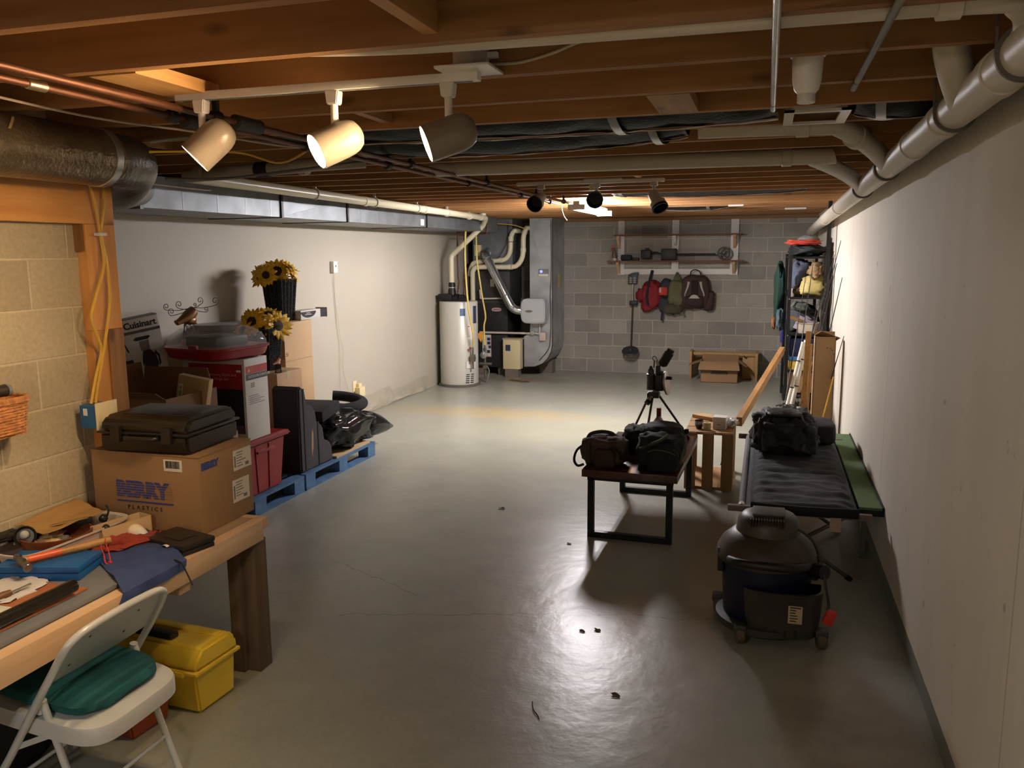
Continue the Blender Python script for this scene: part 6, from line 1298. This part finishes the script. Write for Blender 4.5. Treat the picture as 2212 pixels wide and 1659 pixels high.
part('handle', MB().tube([(-1.09, 5.27, .62), (-1.07, 5.29, .655), (-1.0, 5.31, .67), (-.93, 5.31, .66), (-.90, 5.29, .63)], .012, 8, 4), mat('duffel_dark', (58, 46, 38)), du)
part('shoulder_strap', MB().tube([(-1.09, 5.25, .60), (-1.145, 5.22, .56), (-1.16, 5.19, .50), (-1.13, 5.16, .468), (-1.09, 5.17, .478)], .0085, 8, 5), WEB, du)
part('side_strap', MB().bar((-1.05, 5.17, .47), (-1.055, 5.19, .62), .006, .028).tube([(-.93, 5.16, .585), (-.89, 5.15, .60), (-.855, 5.16, .57), (-.85, 5.18, .52)], .010, 8, 4), WEB, du)
bpk = thing('backpack', 'bulky black and dark green backpack on the near right of the coffee table', 'backpack', (-.62, 5.3, .46))
part('pack_body', MB().blob((-.615, 5.38, .575), (.15, .20, .112), .55, .14, 2., 91, 44, 26), BKB, bpk, smooth=2)
part('front_pocket', MB().blob((-.585, 5.165, .54), (.10, .05, .078), .5, .1, 2., 92, 30, 18), mat('pack_front', (24, 26, 23), .85, 0, .3, 10), bpk, smooth=2)
part('pocket_zip', MB().tube([(-.675, 5.118, .595), (-.62, 5.108, .615), (-.55, 5.110, .607), (-.50, 5.125, .585)], .004, 6, 4), OLG, bpk)
part('webbing', MB().tube([(-.735, 5.22, .59), (-.66, 5.17, .635), (-.60, 5.17, .665), (-.56, 5.22, .69)], .010, 6, 4).tube([(-.49, 5.35, .68), (-.475, 5.3, .64), (-.468, 5.24, .58), (-.475, 5.17, .52)], .009, 6, 4), OLG, bpk)
part('top_lid', MB().blob((-.62, 5.46, .675), (.12, .13, .04), .6, .2, 2.2, 93, 28, 16), BKB, bpk, smooth=2)
part('buckle', MB().box((-.478, 5.44, .655), (-.45, 5.47, .685), bev=.004), WEB, bpk)
solo('black_pouch', MB().blob((-.83, 5.68, .555), (.085, .14, .09), .65, .2, 2.2, 95, 28, 18), BKB, 'black soft pouch between the duffel and the backpack on the coffee table', 'pouch', smooth=2)
bo = thing('bottle', 'pale stoneware-coloured bottle with a red neck on the coffee table', 'bottle', (-.715, 6.03, .46))
part('bottle_body', MB().lathe((-.715, 6.03, .461), [(.035, 0), (.04, .006), (.041, .13), (.036, .155), (.02, .18), (.0165, .19)], 26), mat('bottle_tan', (150, 136, 112), .4), bo)
part('red_neck', MB().lathe((-.715, 6.03, .461), [(.017, .188), (.0175, .19), (.0175, .246), (.016, .25)], 20), mat('neck_red', (120, 34, 28), .4), bo)
td = thing('tripod_device', 'dark hand-cranked metal machine on a thin-legged tripod standing on the coffee table', 'machine', (-.72, 5.85, .46))
DM = mat('machine_dark', (46, 44, 42), .4, .5, .1); AL = mat('machine_alu', (168, 164, 156), .4, .6)
for f, t0 in (((-.945, 6.24, .462), (-.765, 5.87, .83)), ((-.51, 6.20, .462), (-.70, 5.87, .835)), ((-.735, 5.315, .462), (-.735, 5.80, .82))):
    part('leg', MB().cyl(f, t0, .0085, seg=12), mat('tripod_leg', (74, 62, 54), .4, .5), td); part('foot', MB().lathe(f, [(.011, 0), (.011, .02), (.0085, .024)], 12, V(t0)-V(f)), BLK, td)
part('crown', MB().box((-.775, 5.80, .82), (-.69, 5.89, .86), bev=.01), DM, td)
part('tube_mount', MB().cyl((-.765, 5.79, .795), (-.705, 5.86, .885), .019, seg=16), AL, td); part('tube_end', MB().cyl((-.772, 5.782, .785), (-.760, 5.796, .802), .0205, seg=16), BLK, td)
part('left_cylinder', MB().lathe((-.755, 5.85, .875), [(.028, 0), (.030, .004), (.030, .10), (.032, .104), (.032, .112), (.022, .116), (.022, .14), (.014, .15), (.008, .17)], 22), mat('machine_grey', (84, 80, 74), .4, .5), td)
part('body_block', MB().box((-.725, 5.82, .87), (-.665, 5.885, .985), bev=.008).box((-.72, 5.83, .98), (-.69, 5.87, 1.05), bev=.005).box((-.69, 5.835, .96), (-.66, 5.87, 1.01), bev=.004), DM, td)
part('yoke', MB().bar((-.722, 5.84, 1.09), (-.675, 5.84, .99), .008, .016).bar((-.712, 5.85, 1.095), (-.715, 5.85, .90), .008, .012), AL, td)
part('top_ring', MB().tube([(-.733+.014*math.cos(2*PI*i/16), 5.85, 1.098+.014*math.sin(2*PI*i/16)) for i in range(17)], .003, 6, cap=False).bar((-.733, 5.85, 1.085), (-.735, 5.85, 1.03), .006, .008), DM, td)
part('black_barrel', MB().lathe((-.682, 5.85, 1.045), [(.016, 0), (.03, .012), (.034, .02), (.034, .11), (.028, .114), (.026, .135)], 24, (.48, 0, .88)), BLK, td)
part('hand_wheel', MB().lathe((-.655, 5.85, .925), [(.0, 0), (.07, .002), (.085, .004), (.085, .016), (.07, .02), (.0, .02)], 36, (.98, -.10, .14), cap=False), AL, td)
part('wheel_guard', MB().lathe((-.668, 5.855, .925), [(.0, 0), (.06, .002), (.06, .01), (.0, .012)], 28, (.98, -.10, .14), cap=False), DM, td)
part('crank_handle', MB().cyl((-.655, 5.84, .963), (-.605, 5.83, .965), .0125, seg=14).cyl((-.69, 5.845, .96), (-.65, 5.84, .963), .006, seg=10), BLK, td)

# ---------------------------------------------------------------- camp cot, green board, shop vacuum
COTF = mat('cot_steel', (120, 116, 108), .4, .5); COTG = mat('cot_fabric', (104, 104, 108), .75, 0, .06); QB = mat('quilt_charcoal', (62, 61, 64), .9, 0, .12, 8, .2, 200)
ct = thing('camp_cot', 'folding camp cot with grey fabric sides and a charcoal quilted pad', 'cot', (.21, 5.66, 0))
c0, c1, cya, cyb = -.085, .515, 4.76, 6.60
for x in (c0, c1): part('side_rail', MB().cyl((x, cya-.02, .405), (x, cyb+.02, .405), .020, seg=14), COTG, ct)
part('sling', MB().sheet(lambda u, v: (c0+(c1-c0)*u, cya+(cyb-cya)*v, .412-.025*math.sin(PI*u)), 10, 4, .004), COTG, ct)
for y in (cya-.04, cyb+.045): part('end_bar', MB().box((c0-.075, y-.016, .385), (c1+.085, y+.016, .42), bev=.004), mat('cot_end_bar', (112, 98, 86), .5), ct)
for y in (4.80, 5.68, 6.55):
    for s in (-1, 1):
        a = V(.215 - s*.29, y + s*.012, .395); b = V(.215 + s*.30, y + s*.012, .012); part('leg', MB().cyl(a, b, .0115, seg=10), COTF, ct); part('leg_foot', MB().cyl(b+V(-s*.02, 0, .012), b+V(s*.006, 0, -.010), .016, seg=10), BLK, ct)
part('corner_cap', MB().lathe((c0, cya-.03, .405), [(.0215, 0), (.022, .004), (.022, .045), (.021, .05)], 14, (0, 1, 0)), WHT, ct)
def padf(u, v):
    x = c0+.045 + (c1-c0-.035)*u; y = cya-.075 + (cyb-cya-.035)*v
    fold = .006*math.sin(y*38 + 3*noise.noise(V(x*4, y*3, 0))) + .010*noise.noise(V(x*5, y*17, 3)) + .006*noise.noise(V(x*14, y*34, 5))
    ed = min(1, u*9)*min(1, (1-u)*9)*min(1, v*30+.35)
    seam = -.014*math.exp(-((y-5.42)/.018)**2) - .012*math.exp(-((y-5.80)/.018)**2)
    return (x + .006*noise.noise(V(y*7, u*3, 1)), y, .415 + (.040 + fold + seam)*ed**.5)
mb = MB().sheet(padf, 46, 110, .004); mb.box((c0+.05, cya-.07, .422), (c1+.008, cyb-.1, .436), bev=.005)
part('quilted_pad', mb, QB, ct, smooth=2)
part('front_edge', MB().tube([(c0+.05, cya-.072, .428), (.2, cya-.08, .424), (c1+.012, cya-.072, .428)], .028, 12, 4), mat('pad_edge_black', (26, 25, 26), .9), ct)
part('care_label', MB().box((.385, cya-.066, .315), (.442, cya-.063, .40)), mat('label_buff', (188, 164, 146), .6, 0, .1, 60), ct)
dfl = thing('duffel_bag', 'large black duffel bag with a pale emblem on the head of the camp cot', 'bag', (.15, 5.98, .45))
part('bag_body', MB().blob((.155, 5.99, .595), (.19, .21, .14), .62, .32, 2.3, 107, 56, 34), mat('duffel_black', (40, 39, 41), .7, 0, .15, 10, .25, 70), dfl, smooth=2)
part('side_flap', MB().blob((-.005, 5.95, .60), (.04, .13, .10), .7, .35, 2.4, 102, 24, 16), mat('duffel_black', (40, 39, 41)), dfl, smooth=2); part('side_flap', MB().blob((.31, 5.93, .58), (.06, .15, .11), .7, .3, 2.2, 103, 24, 16), mat('duffel_black', (40, 39, 41)), dfl, smooth=2)
part('top_panel', MB().blob((.15, 5.93, .735), (.12, .12, .022), .7, .12, 2, 104, 28, 14), BLK, dfl, smooth=2)
em = [(.10, 5.92), (.12, 5.955), (.17, 5.965), (.205, 5.94), (.19, 5.905), (.14, 5.90)]
part('emblem', MB().tube([(x, y-.03, .79) for x, y in em], .006, 6, 4).tube([(.125, 5.88, .79), (.15, 5.92, .792), (.165, 5.885, .79), (.20, 5.905, .79)], .005, 6, 4), mat('emblem_pale', (150, 148, 136), .6), dfl)
for pts in ([(.28, 5.78, .50), (.285, 5.80, .62), (.265, 5.86, .715), (.245, 5.95, .75)], [(.03, 5.80, .50), (.02, 5.82, .62), (.05, 5.87, .70)]): part('strap', MB().tube(pts, .014, 8, 4), mat('strap_grey', (74, 72, 74), .7), dfl)
solo('black_pillow', MB().blob((.40, 6.36, .535), (.12, .19, .085), .5, .1, 1.6, 105, 32, 20), mat('pillow_black', (38, 37, 38), .9), 'black pillow behind the large duffel at the head of the cot', 'pillow', smooth=2)
GRB = mat('green_felt', (98, 122, 80), .95, 0, .1, 12, .4, 250)
gb_ = thing('green_board', 'narrow green felt-topped board with a dark edge between the cot and the right wall', 'board', (.61, 5.85, 0))
part('felt_top', MB().box((.548, 4.87, .402), (.672, 6.86, .416)), GRB, gb_); part('dark_edge', MB().box((.544, 4.85, .372), (.676, 6.88, .402), bev=.004), mat('edge_dark', (28, 30, 26), .8), gb_)
part('rim', MB().box((.668, 4.86, .40), (.677, 6.87, .423)), mat('edge_dark', (28, 30, 26)), gb_)
for y in (5.2, 6.5): part('leg', MB().box((.60, y, 0), (.63, y+.03, .372)), COTF, gb_)
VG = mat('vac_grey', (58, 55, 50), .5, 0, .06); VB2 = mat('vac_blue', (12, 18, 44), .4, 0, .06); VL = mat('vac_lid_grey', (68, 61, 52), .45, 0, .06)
vc = thing('shop_vacuum', 'shop vacuum with a blue tank and grey lid, in shadow before the cot', 'vacuum', (.06, 4.05, 0))
vx, vy = .055, 4.06
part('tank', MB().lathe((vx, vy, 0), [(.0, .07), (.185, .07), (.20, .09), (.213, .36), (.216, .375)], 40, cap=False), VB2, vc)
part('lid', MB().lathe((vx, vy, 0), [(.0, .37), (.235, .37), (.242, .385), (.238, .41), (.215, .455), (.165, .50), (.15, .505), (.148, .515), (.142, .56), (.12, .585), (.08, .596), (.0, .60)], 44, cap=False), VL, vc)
mb = MB()
for k in range(13): mb.box((vx-.085+.0125*k, vy-.135, .555), (vx-.079+.0125*k, vy-.10, .592), Matrix.Identity(4))
part('vent_slots', mb, BLK, vc)
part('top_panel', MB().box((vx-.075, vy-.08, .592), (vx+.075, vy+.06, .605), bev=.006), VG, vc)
part('carry_handle', MB().tube([(vx-.17, vy-.175, .40), (vx-.12, vy-.245, .415), (vx+.0, vy-.275, .42), (vx+.12, vy-.255, .415), (vx+.18, vy-.17, .40)], .020, 12, 5), BLK, vc)
for xa, xb in ((vx-.23, vx-.20), (vx+.20, vx+.235)): part('lid_latch', MB().box((xa, vy-.08, .30), (xb, vy+.02, .42), bev=.008), BLK, vc)
part('accessory_bin', MB().add(loft([[(.125 + a_*sg(math.cos(PI+PI*i/24), .6), 3.99 + b__*sg(math.sin(PI+PI*i/24), .6), z_) for i in range(25)] + [(.125 + a_*.95, 3.99, z_)] for a_, b__, z_ in ((.0, .0, .055), (.165, .145, .055), (.18, .16, .14), (.187, .168, .275), (.192, .172, .28), (.178, .158, .28), (.165, .145, .10), (.0, .0, .10))], Matrix())), VG, vc)
for k in range(4): part('bin_slot', MB().box((.05+.045*k, 3.838, .062), (.062+.045*k, 3.856, .105)), BLK, vc)
part('dolly', MB().lathe((vx, vy, 0), [(.0, .045), (.225, .045), (.235, .055), (.235, .085), (.20, .095), (.0, .095)], 36, cap=False), VG, vc)
for x, y in ((-.055, 3.86), (.31, 3.90), (-.175, 4.20), (.27, 4.25)):
    k_ = part('caster', MB().lathe((x-.022, y, .046), [(.0, 0), (.038, .0), (.045, .008), (.045, .036), (.038, .044), (.0, .044)], 22, (1, .15, 0), cap=False), mat('caster_grey', (92, 80, 66), .5), vc)
    part('caster_fork', MB().box((x-.03, y-.03, .06), (x+.03, y+.03, .10), bev=.012), VG, k_)
part('warning_label', MB().sheet(lambda u, v: (.155+.062*u, 3.8205+.0*u, .145+.085*v), 2, 2, .001), mat('label_buff2', (190, 172, 140), .6), vc)
mb = MB()
for k in range(5): mb.box((.162, 3.8185, .155+.013*k), (.162+random.uniform(.02, .046), 3.820, .160+.013*k))
mb.box((.162, 3.8185, .219), (.21, 3.820, .225)); part('label_print', mb, INK, vc)
part('power_cord', MB().tube([(.16, 4.02, .55), (.25, 3.98, .50), (.29, 3.92, .42), (.315, 3.88, .32), (.33, 3.86, .24), (.325, 3.85, .215)], .006, 8, 5), BLK, vc)
part('red_plug', MB().box((-.022, -.018, -.035), (.022, .018, .035), Matrix.Translation((.335, 3.845, .185)) @ Matrix.Rotation(.35, 4, 'Y'), .006), mat('plug_red', (206, 54, 34), .5), vc)
part('hose_port', MB().cyl((.25, 3.97, .36), (.31, 3.90, .375), .034, seg=18), BLK, vc)
# bits on the floor
LF = mat('dry_leaf', (92, 70, 44), .8, 0, .3, 40)
for i, (x, y, s, lb) in enumerate(((-.80, 3.77, .012, 'small dry leaf bit on the floor below the coffee table shadow, left one'), (-.73, 3.80, .014, 'small dry leaf bit on the floor, right beside its twin'), (-1.78, 5.55, .020, 'dark curled fleck on the open floor beyond the pallets'), (-.54, 3.22, .016, 'dark crumb on the floor in front of the shop vacuum'), (-1.14, 4.96, .012, 'dark speck on the floor at the foot of the coffee table'))):
    solo('leaf_scrap', MB().sheet(lambda u, v: (x+s*(u-.5)*2+.4*s*math.sin(v*4), y+s*(v-.5)*1.6, .0025+s*.5*abs(math.sin(u*3+i))*v), 5, 4, .0012), LF, lb, 'debris')
solo('curly_twig', MB().tube([(-.86, 3.08, .003), (-.84, 3.02, .005), (-.81, 2.98, .004), (-.80, 2.96, .003)], .0022, 6, 4), BLK, 'thin dark curl of wire on the bare floor near the bottom of the view', 'wire')
